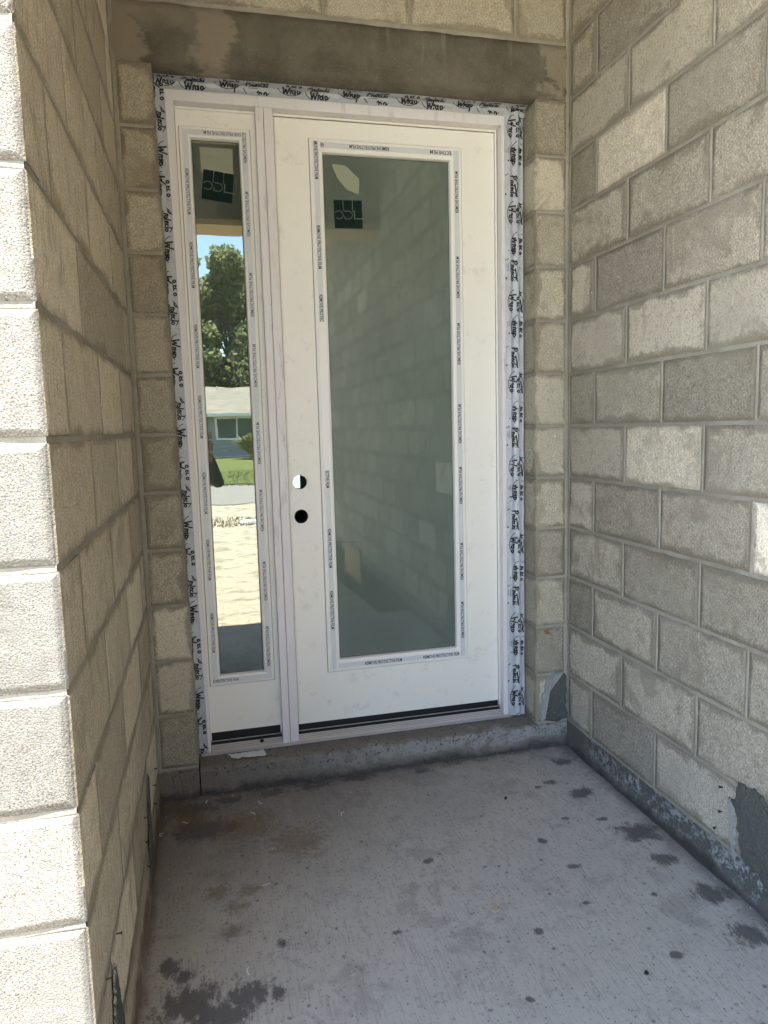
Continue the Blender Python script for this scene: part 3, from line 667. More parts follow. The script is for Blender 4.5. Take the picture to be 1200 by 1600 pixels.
mb = MB(); mb.box(.891, 1.169, 4.975, 4.98, .531, .969); o = mb.build('pane', glass_material('window_pane', .08, .25, (.6, .85, .8), (.5, .8, .75)), bw); o.location = L(bw, (0, 0, 0))

# ------------------------------------------------------------------ door unit
door = empty('entry_door', (.80, .1, 0), label='white entry door unit with long clear panes and a narrow sidelight', cat='door')
LD = L(door, (0, 0, 0))
def dpart(mb, name, mats, parent=None, **k):
    o = mb.build(name, mats, parent or door, **k)
    if parent is None: o.location = LD
    return o
def prism(mb, x0b, x1b, x0t, x1t, y0, y1, z0, z1, mi=0):
    mb.add([(x0b, y0, z0), (x1b, y0, z0), (x1t, y0, z1), (x0t, y0, z1), (x0b, y1, z0), (x1b, y1, z0), (x1t, y1, z1), (x0t, y1, z1)],
           [(0, 1, 2, 3), (4, 7, 6, 5), (0, 4, 5, 1), (1, 5, 6, 2), (2, 6, 7, 3), (3, 7, 4, 0)], mi)
JZ = 2.412; HZ = 2.372
mb = MB(); prism(mb, .172, .1905, .155, .1875, .10, .24, .004, HZ-.0005); dpart(mb, 'side_jamb', M_jamb, bevel=.0015)
mb = MB(); prism(mb, 1.395, 1.422, 1.403, 1.440, .10, .24, .004, HZ-.0005); dpart(mb, 'side_jamb', M_jamb, bevel=.0015)
mb = MB(); mb.box(.155, 1.4395, .10, .24, HZ, JZ); dpart(mb, 'head_jamb', M_jamb, bevel=.0015)
mb = MB(); mb.box(.4655, .4935, .10, .24, .004, HZ-.0005); dpart(mb, 'mullion_post', M_jamb, bevel=.0015)
mb = MB(); mb.box(.4950, .5275, .10, .24, .004, HZ-.0005); dpart(mb, 'mullion_post', M_jamb, bevel=.0015)
for x0, x1 in ((.189, .194), (.4605, .4655), (.5275, .5325), (1.3925, 1.398)):
    mb = MB(); mb.box(x0, x1, .141, .149, .04, HZ-.001); dpart(mb, 'weather_strip', M_mould)
for x0, x1 in ((.195, .460), (.533, 1.392)):
    mb = MB(); mb.box(x0, x1, .141, .149, HZ-.008, HZ-.001); dpart(mb, 'weather_strip', M_mould)

def slab_mesh(x0, x1, z0, z1, y0, y1, op, holes):
    """door leaf with a rectangular opening and round bores through it"""
    r_ = .027; cut = .034
    xs = sorted({x0, x1, op[0], op[1]} | {h[0]-cut for h in holes} | {h[0]+cut for h in holes})
    zs = sorted({z0, z1, op[2], op[3]} | {h[1]-cut for h in holes} | {h[1]+cut for h in holes})
    mb = MB()
    for a, b in zip(xs, xs[1:]):
        for c_, d_ in zip(zs, zs[1:]):
            mx, mz = (a+b)/2, (c_+d_)/2
            if op[0] < mx < op[1] and op[2] < mz < op[3]: continue
            hh = [h for h in holes if abs(h[0]-mx) < cut*.6 and abs(h[1]-mz) < cut*.6]
            for y in (y0, y1):
                if hh:
                    N = 40; vs_ = []
                    for k in range(N):
                        t = 2*math.pi*k/N+math.pi/4; ct, st = math.cos(t), math.sin(t); m = cut/max(abs(ct), abs(st))
                        vs_.append((mx+ct*m, y, mz+st*m))
                    for k in range(N):
                        t = 2*math.pi*k/N+math.pi/4; vs_.append((mx+r_*math.cos(t), y, mz+r_*math.sin(t)))
                    mb.add(vs_, [(k, (k+1) % N, N+(k+1) % N, N+k) for k in range(N)])
                else: mb.add([(a, y, c_), (b, y, c_), (b, y, d_), (a, y, d_)], [(0, 1, 2, 3)])
            if hh:
                N = 40; vs_ = [(mx+r_*math.cos(2*math.pi*k/N), y, mz+r_*math.sin(2*math.pi*k/N)) for y in (y0, y1) for k in range(N)]
                mb.add(vs_, [(k, (k+1) % N, N+(k+1) % N, N+k) for k in range(N)], 1)
    def strip(xa, za, xb, zb): mb.add([(xa, y0, za), (xb, y0, zb), (xb, y1, zb), (xa, y1, za)], [(0, 1, 2, 3)])
    for q in ((x0, x1, z0, z1), op):
        strip(q[0], q[2], q[1], q[2]); strip(q[1], q[2], q[1], q[3]); strip(q[1], q[3], q[0], q[3]); strip(q[0], q[3], q[0], q[2])
    return mb
def rect_frame(rect, prof):
    x0, x1, z0, z1 = rect; mb = MB(); vs_ = []
    for (i, y) in prof: vs_ += [(x0+i, y, z0+i), (x1-i, y, z0+i), (x1-i, y, z1-i), (x0+i, y, z1-i)]
    mb.add(vs_, [(r_*4+k, r_*4+(k+1) % 4, (r_+1)*4+(k+1) % 4, (r_+1)*4+k) for r_ in range(len(prof)-1) for k in range(4)]); return mb
_txt = {}
def text_geo(s):
    if s not in _txt:
        cu = bpy.data.curves.new('t', 'FONT'); cu.body = s; cu.size = 1; cu.resolution_u = 2; cu.space_character = .95; cu.offset = .012
        ob = bpy.data.objects.new('t', cu); C.objects.link(ob); dg = bpy.context.evaluated_depsgraph_get(); me = ob.evaluated_get(dg).to_mesh()
        vs_ = [(v.co.x, v.co.y) for v in me.vertices]; fs = [tuple(p.vertices) for p in me.polygons]; ob.evaluated_get(dg).to_mesh_clear()
        bpy.data.objects.remove(ob); bpy.data.curves.remove(cu); wx = max(v[0] for v in vs_); _txt[s] = ([(x/wx, y/.72) for x, y in vs_], fs)
    return _txt[s]
def put_text(mb, s, c, length, cap_h, rot, y, mi=1, clip=None):
    """text centred at c=(x,z); rot quarter turns; cap_h letter height"""
    vs_, fs = text_geo(s); a = rot*math.pi/2; ca, sa = round(math.cos(a)), round(math.sin(a)); out = []
    for u, v in vs_:
        px, pz = (u-.5)*length, (v-.5)*cap_h; X, Z = c[0]+px*ca-pz*sa, c[1]+px*sa+pz*ca
        if clip: X = min(max(X, clip[0]), clip[1]); Z = min(max(Z, clip[2]), clip[3])
        out.append((X, y, Z))
    mb.add(out, fs, mi)
RPF = 'REMOVE PROTECTIVE FILM'

def leaf(parent_name, rect, opening, glass_rect, mould_rect, holes, texts, strips, glass, wide):
    x0, x1, z0, z1 = rect
    o = dpart(slab_mesh(x0, x1, z0, z1, .150, .195, opening, holes), parent_name, [M_door, M_dark])
    m = wide
    prof = [(0, .1505), (0, .1440), (.003, .1415), (.007, .1415), (.009, .1385), (m-.010, .1385), (m-.007, .1410), (m-.004, .1410), (m-.001, .150), (m, .1640)]
    fr = rect_frame(mould_rect, prof).build('glazing_bead', M_mould, o)
    rect_frame(mould_rect, [(-.0022, .1496), (-.0022, .1490), (.0006, .1490)]).build('bead_gap_shade', M_gap_shade, o)  # dark strip painted in as the shadow line round the bead
    gl = MB(); gl.box(mould_rect[0]+m-.004, mould_rect[1]-m+.004, .1600, .1606, mould_rect[2]+m-.004, mould_rect[3]-m+.004); gl.build('glass_pane', glass, o)
    sp = rect_frame((mould_rect[0]+m-.001, mould_rect[1]-m+.001, mould_rect[2]+m-.001, mould_rect[3]-m+.001), [(-.002, .1590), (.002, .1590), (.002, .1597), (-.002, .1597)]).build('spacer_bar', M_black, o)
    mi, mo = (.011, m-.011) if holes == [] else (.013, m-.0165)
    X0, X1, Z0, Z1 = mould_rect
    yF = .1376
    for (side, a, b, tx) in strips:
        mb = MB(); N = 24; rs = random.Random(len(tx)+int(a*100)); vs_ = []
        for i in range(N+1):
            t = a+(b-a)*i/N; j = lambda: rs.uniform(-.0008, .0008); bow = yF-.0004*rs.random()
            ja, jb = mi+j(), mo+j()
            if side == 'L': vs_ += [(X0+ja, bow, t), (X0+jb, bow, t)]
            if side == 'R': vs_ += [(X1-ja, bow, t), (X1-jb, bow, t)]
            if side == 'T': vs_ += [(t, bow, Z1-ja), (t, bow, Z1-jb)]
            if side == 'B': vs_ += [(t, bow, Z0+ja), (t, bow, Z0+jb)]
        mb.add(vs_, [(2*i, 2*i+1, 2*i+3, 2*i+2) for i in range(N)])
        w_ = mo-mi
        for (c_, ln) in tx:
            if side == 'L': put_text(mb, RPF, (X0+(mi+mo)/2, c_), ln, w_*.64, 3, yF-.0010, 1, (X0+mi, X0+mo, a, b))
            if side == 'R': put_text(mb, RPF, (X1-(mi+mo)/2, c_), ln, w_*.64, 1, yF-.0010, 1, (X1-mo, X1-mi, a, b))
            if side == 'T': put_text(mb, RPF, (c_, Z1-(mi+mo)/2), ln, w_*.64, 2, yF-.0010, 1, (a, b, Z1-mo, Z1-mi))
            if side == 'B': put_text(mb, RPF, (c_, Z0+(mi+mo)/2), ln, w_*.64, 0, yF-.0010, 1, (a, b, Z0+mi, Z0+mo))
        mb.build('film_strip', [M_film, M_print if parent_name == 'sidelight_panel' else M_ink], o)
    return o
# camera ray onto the film's plane gives the height of each print
def zpx(x, y, Y=.1376):
    d = Fw+(x-600)/f_px*R2-(y-800)/f_px*U2; t = (Y-M.translation[1])/d[1]; return (M.translation+t*d)
def zc(x, a, b):
    p, q_ = zpx(x, a), zpx(x, b); return ((p[2]+q_[2])/2, abs(p[2]-q_[2]))
dm = (.661, 1.253, .262, 2.295); W1 = .050
dr = [zc(712, a, b) for a, b in ((268, 333), (401, 466), (505, 570), (632, 693), (730, 788), (849, 907), (941, 998))]
dl_top = [zc(497, 215, 280), zc(500, 352, 420), zc(504, 460, 525)]
dl_bot = [zc(513, 702, 762), zc(517, 826, 887), zc(521, 923, 983)]
def xc(a, b, y): p, q_ = zpx(a, y), zpx(b, y); return ((p[0]+q_[0])/2, abs(p[0]-q_[0]))
strips = [('R', dm[2]+.011, dm[3]-.011, dr), ('L', zpx(504, 503)[2], dm[3]-.011, dl_top), ('L', dm[2]+.011, zpx(512, 735)[2], dl_bot),
          ('T', dm[0]+.0395, dm[1]-.0395, [xc(546, 608, 235), xc(672, 745, 242), xc(445, 506, 230)]), ('B', dm[0]+.0395, dm[1]-.0395, [xc(570, 628, 1034), xc(661, 718, 1024)])]
leaf_door = leaf('door_leaf', (.5345, 1.391, .058, HZ-.010), (.68, 1.235, .28, 2.275), None, dm, [(.579, 1.030), (.5765, .896)], None, strips, M_glass, W1)
sm_ = (.200, .446, .256, 2.307); W2 = .0405
sr = [zc(388, 190, 255), zc(390, 300, 370), zc(399, 427, 495), zc(404, 538, 605), zc(411, 660, 725), zc(416, 765, 830), zc(420, 877, 938), zc(423, 978, 1040)]
sl = [zc(292, 263, 335), zc(298, 378, 450), zc(306, 507, 575), zc(313, 618, 685), zc(320, 738, 803), zc(325, 843, 907), zc(331, 958, 1020)]
strips = [('R', sm_[2]+.011, sm_[3]-.011, sr), ('L', sm_[2]+.011, sm_[3]-.011, sl), ('T', sm_[0]+.030, sm_[1]-.030, [xc(318, 388, 209)]), ('B', sm_[0]+.011, sm_[1]-.030, [xc(318, 373, 1066)])]
leaf_side = leaf('sidelight_panel', (.1915, .4645, .066, HZ-.004), (.215, .43, .275, 2.29), None, sm_, [], None, strips, M_glass_sl, W2)

# maker's label and paper tag inside each pane
M_lab = plain('label_green', (0.010, 0.021, 0.019), .9, .1); M_labtxt = plain('label_pale', (0.11, 0.135, 0.11), .8, .1)
def paper_material():
    t = NT('pale_tag'); t.t.nodes.remove(t.p); a = t.n('ShaderNodeBsdfDiffuse'); a.inputs[0].default_value = (.78, .82, .62, 1); b = t.n('ShaderNodeBsdfTransparent'); m = t.n('ShaderNodeMixShader'); m.inputs[0].default_value = .30
    t.t.links.new(b.outputs[0], m.inputs[1]); t.t.links.new(a.outputs[0], m.inputs[2]); t.t.links.new(m.outputs[0], t.out.inputs[0]); return t.m
M_tag = paper_material()
def stroke(mb, pts, wd, fn, mi=0, closed=False):
    pts = [Vector(p) for p in pts]
    if closed: pts.append(pts[0])
    for a, b in zip(pts, pts[1:]):
        d = (b-a); l_ = d.length
        if l_ < 1e-6: continue
        d /= l_; nn = Vector((-d.y, d.x))*wd/2; e_ = d*wd*.3
        q_ = [a-e_+nn, a-e_-nn, b+e_-nn, b+e_+nn]; r_ = [fn(p.x, p.y) for p in q_]
        if any(x is None for x in r_): continue
        mb.add(r_, [(0, 1, 2, 3)], mi)
def arc(cx, cy_, rx, ry, a0, a1, n=14): return [(cx+rx*math.cos(R(a0+(a1-a0)*i/n)), cy_+ry*math.sin(R(a0+(a1-a0)*i/n))) for i in range(n+1)]
def maker_label(parent, cx, cz, s, rot):
    mb = MB(); ca, sa = math.cos(rot), math.sin(rot)
    def fn(y): return lambda u, v: (cx+s*(u*ca-v*sa), y, cz+s*(u*sa+v*ca))
    f0, f1 = fn(.1592), fn(.1585)
    def quad(u0, u1, v0, v1): mb.add([f0(u0, v0), f0(u1, v0), f0(u1, v1), f0(u0, v1)], [(0, 1, 2, 3)], 0)
    quad(-.5, -.18, .12, .5); quad(-.15, .15, .12, .5); quad(.18, .5, .12, .5); quad(-.5, .5, -.45, .115)
    stroke(mb, arc(-.33, .0, .15, .13, 150, -130), .035, f1, 1)
    stroke(mb, arc(.0, .0, .15, .13, 90, -90)+[(-.12, -.13), (-.12, -.04)], .035, f1, 1); stroke(mb, [(-.12, .13), (0, .13)], .035, f1, 1)
    stroke(mb, [(.22, .14), (.22, -.12), (.52, -.12)], .035, f1, 1)
    mb.build('maker_label', [M_lab, M_labtxt], parent)
maker_label(leaf_door, .803, 2.033, .108, 0.02); maker_label(leaf_side, .325, 2.11, .108, -.13)
mb = MB(); mb.add([(x, .1594, z) for x, z in ((.745, 2.215), (.80, 2.21), (.85, 2.165), (.846, 2.11), (.80, 2.125), (.765, 2.165))], [(0, 1, 2, 3, 4, 5)]); mb.build('paper_tag', M_tag, leaf_door)
mb = MB(); mb.add([(x, .1594, z) for x, z in ((.268, 2.245), (.383, 2.245), (.383, 2.155), (.270, 2.16))], [(0, 1, 2, 3)]); mb.build('paper_tag', M_tag, leaf_side)

# threshold
pr_ = [(.094, .001), (.094, .010), (.098, .013)]; groove_shade = set()
yy, z_ = .098, .013
for i in range(4):
    pr_ += [(yy+.006, z_+.0032), (yy+.0064, z_-.0022)]; groove_shade |= {len(pr_)-2, len(pr_)-1}; yy += .0095; z_ += .0026; pr_ += [(yy, z_)]
groove_shade |= {len(pr_)-1, len(pr_), len(pr_)+1}
pr_ += [(yy+.001, z_-.010), (yy+.007, z_-.010), (yy+.0075, z_+.008), (yy+.0135, z_+.010), (yy+.0145, z_-.004), (.24, z_-.004), (.24, .001)]
groove_shade |= {len(pr_)-4, len(pr_)-3}
for x0, x1 in ((.1915, .4650), (.5280, 1.3955)):
    mb = MB(); vs_ = [(x, a, b) for x in (x0, x1) for a, b in pr_]; N = len(pr_)
    mb.add(vs_, [(k, (k+1) % N, N+(k+1) % N, N+k) for k in range(N)]+[tuple(range(N)), tuple(range(2*N-1, N-1, -1))])
    for k in groove_shade: mb.m[k] = 1  # groove faces coloured black to stand for the shade inside them
    dpart(mb, 'threshold', [M_alu, M_black])
mb = MB(); mb.box(.155, 1.425, .089, .0935, .0015, .012); dpart(mb, 'threshold_lip', M_alu)
for x0, x1 in ((.193, .464), (.535, 1.391)):
    mb = MB(); mb.box(x0, x1, .158, .19, .024, .064 if x0 < .3 else .056); dpart(mb, 'door_sweep', M_black)
mb = MB(); mb.tube([(.384, .118, .020), (.384, .118, .0255)], .008, 14); mb.tube([(.384, .118, .0255), (.384, .118, .028)], .0045, 10); dpart(mb, 'screw', M_black)

# ------------------------------------------------------------------ flashing tape with its print
tape = empty('flashing_tape', (.80, .05, 2.42), label='crinkled silvery plastic flashing tape with black script print around the door frame', cat='tape')
LT = L(tape, (0, 0, 0))
def circ(cx, cy_, r_): return arc(cx, cy_, r_, r_*1.15, 0, 360, 9)
PROT = [[(0, 0), (.12, 1)], [(-.06, .88), (.35, 1.05), (.5, .8), (.35, .58), (.08, .5)], [(.55, 0), (.6, .5)], [(.58, .38), (.76, .5)], circ(.92, .22, .15),
        [(1.2, 0), (1.3, .8)], [(1.45, .28), (1.66, .32), (1.6, .5), (1.46, .42), (1.44, .1), (1.68, .06)], [(2.0, .45), (1.84, .42), (1.8, .12), (2.02, .06)], [(2.16, 0), (2.26, .85)], circ(2.5, .22, .15)]
SWO = [[(1.05, .72), (2.75, .98)]]
WRAP = [[(0, .95), (.14, 0), (.36, .62), (.5, 0), (.78, 1.0)], [(.86, 0), (.9, .5)], [(.88, .38), (1.06, .5)], circ(1.24, .22, .16), [(1.42, .5), (1.44, 0)], [(1.66, .5), (1.58, -.5)], circ(1.82, .24, .16)]
def logo(mb, u, v, s, fn, rng, vs=1):
    """print centred at u,v on the tape; s overall length"""
    k = s/3.1
    T = lambda dx, dy, sc_: (lambda a, b: fn(u+(a*sc_+dx)*k, v+vs*(b*sc_+dy)*k))
    for p in PROT: stroke(mb, p, .165, T(-1.3, .12, .95), 1)
    for p in SWO: stroke(mb, p, .19, T(-1.3, .12, .95), 1)
    for p in WRAP: stroke(mb, p, .17, T(-.95, -.95, 1.05), 1)
    stroke(mb, arc(0, 0, 1.62, 1.15, 35, 155, 12), .085, T(0, 0, 1), 1); stroke(mb, arc(0, 0, 1.62, 1.15, 190, 330, 14), .085, T(0, 0, 1), 1)
def fine(mb, u, v, s, fn, rng):
    for r_ in range(4):
        a = u-s*.35+r_*s*.06; e_ = u+s*.35-r_*s*.07
        while a < e_:
            b = min(e_, a+rng.uniform(.004, .010)); stroke(mb, [(a, v-r_*.0065), (b, v-r_*.0065)], .0018, fn, 1); a = b+.0022
def make_tape(L_, sect, place, seed, w_print, phase, flip=1):
    """sect: cross section polyline of (a, b); place(u, a, b) -> xyz. The cross section crinkles along the tape"""
    rng = random.Random(seed); ls = [0.0]
    for p, q_ in zip(sect, sect[1:]): ls.append(ls[-1]+math.dist(p, q_))
    W_ = ls[-1]
    def at(v):
        v = min(max(v, 0), W_)
        for i in range(len(ls)-1):
            if v <= ls[i+1]+1e-9:
                t = (v-ls[i])/(ls[i+1]-ls[i]); return (sect[i][0]+(sect[i+1][0]-sect[i][0])*t, sect[i][1]+(sect[i+1][1]-sect[i][1])*t)
        return sect[-1]
    mb = MB(); nu = int(L_/.012); nv = 16; vs_ = []
    def crk(u, v): return .0028*mnoise.noise(Vector((u*5, v*70, seed)))+.0009*mnoise.noise(Vector((u*28, v*40, seed+3)))
    def P3(u, v, up=0):
        a, b = at(v); p = Vector(place(u, a, b)); a2, b2 = at(v-.002); a3, b3 = at(v+.002)
        tv = Vector(place(u, a3, b3))-Vector(place(u, a2, b2)); tu = Vector(place(u+.01, a, b))-p
        nn = tu.cross(tv).normalized()*flip; return p+nn*(crk(u, v)+up)
    edge = lambda u: .0025*mnoise.noise(Vector((u*9, seed, 5)))
    for i in range(nu+1):
        u = L_*i/nu
        for j in range(nv+1):
            v = W_*j/nv
            if j == 0: v = max(0, edge(u))
            if j == nv: v = W_-max(0, edge(u+9))
            vs_.append(P3(u, v))
    q_ = nv+1; mb.add(vs_, [(i*q_+j, (i+1)*q_+j, (i+1)*q_+j+1, i*q_+j+1) for i in range(nu) for j in range(nv)], 0)
    def fn(u, v):
        if not (.001 < v < W_-.001 and .001 < u < L_-.001): return None
        return P3(u, v, .0009)
    u = phase; k = 0
    while u < L_+.1:
        v1, v2 = w_print[k % len(w_print)]
        logo(mb, u, v1, .092, fn, rng, flip)
        if k % 2 == 0: fine(mb, u+.085, v2, .05, fn, rng); u += .100
        else: u += .118
        k += 1
    return mb
mb = make_tape(1.37, [(.060, 12*H-.0018), (.075, 12*H-.003), (.0955, 12*H-.004), (.0972, 12*H-.014), (.0972, JZ-.006)], lambda u, a, b: (.128+u, a, b), 3, [(.020, .04), (.032, .012), (.014, .04), (.036, .01)], .03, -1)
o = mb.build('tape_strip', [M_tape, M_ink], tape, smooth=True); o.location = LT
def rgt(u, a, b): return (a, b, 2.425-u)
mb = make_tape(2.42, [(1.4125, .0975), (1.432, .093), (1.449, .0965), (1.462, .087), (1.475, .0945), (1.488, .0935)], rgt, 8, [(.045, .03), (.058, .02), (.020, .06)], .06, 1)
o = mb.build('tape_strip', [M_tape, M_ink], tape, smooth=True); o.location = LT
def lft(u, a, b):
    k = u/2.42; return (a+.020*k, b, 2.425-u)
mb = make_tape(2.42, [(.1235, .018), (.1240, .060), (.1250, .094), (.135, .0975), (.160, .0975)], lft, 5, [(.092, .08), (.078, .1), (.104, .06)], .02, 1)
o = mb.build('tape_strip', [M_tape, M_ink], tape, smooth=True); o.location = LT

# ------------------------------------------------------------------ small things on the floor and walls
def chip(name, loc, sx, sy, h, mat, rz, **k):
    mb = MB(); rr = random.Random(int(loc[0]*1000)); pts = [(sx*math.cos(t)*rr.uniform(.7, 1.1), sy*math.sin(t)*rr.uniform(.7, 1.1)) for t in [i*6.283/9 for i in range(9)]]
    N = 9; mb.add([(x, y, 0) for x, y in pts]+[(x*.85, y*.85, h*rr.uniform(.7, 1.2)) for x, y in pts]+[(0, 0, h)], [(i, (i+1) % N, N+(i+1) % N, N+i) for i in range(N)]+[(N+i, N+(i+1) % N, 2*N) for i in range(N)])
    return tag(mb.build(name, mat, None, loc, rz), **k)
FZ = -HC+.0005
M_tan = plain('tan_chip', (0.38, 0.32, 0.22), .8, .2, None, .3, 200, .002)
chip('wood_chip', (.946, -.89, FZ), .018, .012, .004, M_tan, .3, label='flat tan chip lying alone in the middle of the floor', cat='chip')
chip('dirt_clod', (1.211, -.344, FZ), .010, .006, .006, M_black, 1, label='small black crumb on the floor before the right end of the step', cat='debris')
chip('dirt_clod', (1.207, -1.205, FZ), .006, .006, .006, M_black, 0, label='round black pebble on the near right part of the floor', cat='debris')
M_sh = plain('white_fibre', (0.75, 0.72, 0.65), .7)
rs = random.Random(12)
shv = [(.106, -.189, 'white curled shaving on the floor by the left wall'), (.021, -.245, 'white crumb of plastic tight against the left wall foot'), (.17, -.05, 'pale twisted thread on the floor below the step end'),
       (.36, -.13, 'tiny pale shaving on the dirty floor below the sidelight'), (.33, -.20, 'yellowish splinter on the rust tinted floor'), (.62, -.29, 'small white fleck out on the floor before the door'), (.35, -.60, 'white sliver beside the rusty floor stains'), (.27, -.95, 'white fleck on the floor near the large dark stain')]
for x, y, lb in shv:
    mb = MB(); p = [Vector((0, 0, .002))]; a = rs.random()*6
    for i in range(5): a += rs.uniform(-1.2, 1.2); p.append(p[-1]+Vector((math.cos(a), math.sin(a), rs.uniform(-.2, .3)))*.005)
    mb.tube(p, .0009, 5); tag(mb.build('shaving', M_sh, None, (x, y, FZ), 0), label=lb, cat='shaving', group='pale shavings scattered on the floor')
# dead leaf stuck on the right pier
lf = MB(); vs_ = [(-.012, 0, .004), (-.006, -.006, .010), (.004, -.004, .008), (.011, -.001, -.002), (.006, -.007, -.008), (-.004, -.003, -.006), (0, -.009, 0)]
lf.add(vs_, [(i, (i+1) % 6, 6) for i in range(6)]); lf.tube([(.010, -.003, -.004), (.018, -.004, -.010), (.026, -.002, -.018)], .0016, 5)
M_leafd = plain('dead_leaf', (0.32, 0.13, 0.02), .7, .3, None, .3)
tag(lf.build('dead_leaf', M_leafd, None, (1.542, -.002, .385), 0), label='curled orange brown leaf bit stuck on the right block pier', cat='leaf')

# ------------------------------------------------------------------ across the road: house, trees, shrub (mirrored in the sidelight)
def siding_material():
    t = NT('blue_grey_siding'); return t.done(t.mix(t.noise(2, 3), (0.39, 0.385, 0.37), (0.35, 0.348, 0.335)), .7, None, .2)
M_siding = siding_material(); M_white = plain('white_trim', (0.78, 0.78, 0.76), .5)
def shingle_material():
    t = NT('shingles'); P = t.pos(); b = t.noise(3.2, 5, .7, t.scale(P, (.35, 1, 3.5))); c = t.mix(t.step(b, .35, .65), (0.36, 0.32, 0.25), (0.24, 0.215, 0.17))
    return t.done(c, .9, t.bump(b, .05), .1)
M_shing = shingle_material(); M_win = plain('dark_window', (0.10, 0.12, 0.095), .5, .2)
hs = empty('neighbour_house', (2.5, -38, -.2), label='low blue grey sided house with shingle roof across the road', cat='house'); hs.rotation_euler.z = R(0)
LH = lambda o: setattr(o, 'location', L(hs, (0, 0, 0)))
HY = -36.0; wy = HY
mb = MB(); mb.box(-9, 12, wy-9, wy-.05, -.5, 2.25); o = mb.build('wall', M_siding, hs); LH(o)
mb = MB()
for i in range(12):
    z = -.1+i*.2; mb.add([(-9, wy-.045, z+.2), (12, wy-.045, z+.2), (12, wy-.015, z), (-9, wy-.015, z), (-9, wy-.049, z), (12, wy-.049, z)], [(0, 1, 2, 3), (3, 2, 5, 4)])
o = mb.build('clapboard', M_siding, hs); LH(o); tag(o, kind='stuff')
mb = MB(); mb.box(-9.02, 12, wy-.2, wy+.01, -.5, -.1); o = mb.build('foundation', M_white, hs); LH(o)
mb = MB(); mb.add([(-9.6, wy+.6, 2.10), (12.6, wy+.6, 2.10), (12.6, wy-4.4, 3.75), (-9.6, wy-4.4, 3.75), (-9.6, wy-9.4, 2.10), (12.6, wy-9.4, 2.10), (-9.6, wy+.6, 2.02), (12.6, wy+.6, 2.02)],
               [(0, 1, 2, 3), (3, 2, 5, 4), (0, 3, 4, 6), (1, 7, 5, 2), (6, 4, 5, 7)])
o = mb.build('roof', M_shing, hs); LH(o)
mb = MB(); mb.box(-9.6, 12.6, wy+.602, wy+.66, 1.98, 2.14); o = mb.build('fascia', M_white, hs); LH(o)
mb = MB(); mb.box(-1.05, -.97, wy-4.5, wy-4.35, 3.7, 3.95); o = mb.build('vent_pipe', M_white, hs); o.location = L(hs, (2, .3, -.15))
def window(x0, x1, z0, z1):
    mb = MB(); b = .12
    mb.box(x0, x1, wy-.01, wy+.04, z1-b, z1); mb.box(x0, x1, wy-.01, wy+.04, z0, z0+b); mb.box(x0, x0+b, wy-.01, wy+.04, z0+b, z1-b); mb.box(x1-b, x1, wy-.01, wy+.04, z0+b, z1-b)
    xm = (x0+x1)/2; mb.box(xm-.04, xm+.04, wy-.01, wy+.035, z0+b, z1-b); o = mb.build('window', M_white, hs); LH(o)
    for a, c_ in ((x0+b, xm-.04), (xm+.04, x1-b)):
        m2 = MB(); m2.box(a, c_, wy-.009, wy+.012, z0+b, z1-b); m2.build('pane', M_win, o)
window(.65, 2.95, .75, 1.98); window(-6, -4, .75, 1.98); window(6, 8, .75, 1.98)
mb = MB(); mb.box(.12, .22, wy+.02, wy+.12, -.2, 2.0); o = mb.build('downspout', M_white, hs); LH(o)
M_leaf = plain('foliage', (0.095, 0.125, 0.045), .6, .3, None, .35); M_leaf2 = plain('foliage_light', (0.17, 0.20, 0.085), .6, .3, None, .3)
def leaf_material(name, a, b):
    t = NT(name); c = t.mix(t.noise(1.2, 3), a, b); t.done(c, .6, None, .3)
    tr = t.n('ShaderNodeBsdfTranslucent'); t.put(tr.inputs[0], c); m = t.n('ShaderNodeMixShader'); m.inputs[0].default_value = .6
    t.t.links.new(t.p.outputs[0], m.inputs[1]); t.t.links.new(tr.outputs[0], m.inputs[2]); t.t.links.new(m.outputs[0], t.out.inputs[0]); return t.m
M_leaf = leaf_material('leaf_deep', (0.16, 0.19, 0.08), (0.21, 0.235, 0.11)); M_leaf2 = leaf_material('leaf_pale', (0.28, 0.30, 0.16), (0.34, 0.36, 0.20))
M_bark = plain('bark', (0.16, 0.13, 0.10), .9, .1, None, .3, 20, .03)
def tree(x, y, h, rad, n, seed, label, trunk_h=.3):
    rr = random.Random(seed); z0 = gz(y); t = empty('broadleaf_tree', (x, y, z0), label=label, cat='tree', group='trees behind the house across the road')
    mb = MB(); mb.tube([(0, 0, -.2), (.1, 0, h*.25), (.3, .1, h*.5), (.2, 0, h*.85)], [.32, .26, .16, .04], 8); cl = []
    for i in range(34):
        zf = rr.uniform(trunk_h, 1.0); prof_ = math.sin(min(1, (1.08-zf)/(1.08-trunk_h))*math.pi*.55)
        a = rr.random()*6.28; rd = rad*prof_*rr.uniform(.35, 1.0); c = Vector((rd*math.cos(a), rd*math.sin(a), h*zf)); cl.append((c, rad*rr.uniform(.22, .40)))
        mb.tube([(.2, 0, c.z*.6), tuple(c*.6+Vector((0, 0, c.z*.3))), tuple(c)], [.10, .05, .02], 5)
    mb.build('trunk', M_bark, t, smooth=True)
    cr = MB()
    for i in range(n):
        c, r_ = cl[rr.randrange(len(cl))]; d = Vector((rr.gauss(0, 1), rr.gauss(0, 1), rr.gauss(0, 1)*.7)).normalized()*r_*rr.uniform(.45, 1.05); p = c+d
        s = rr.uniform(.12, .27); a = Vector((rr.gauss(0, 1), rr.gauss(0, 1), rr.gauss(0, 1))).normalized(); b = a.orthogonal().normalized()
        cr.add([p-a*s, p+b*s*.5, p+a*s, p-b*s*.5], [(0, 1, 2, 3)], rr.random() < .4)
    cr.build('crown', [M_leaf, M_leaf2], t)
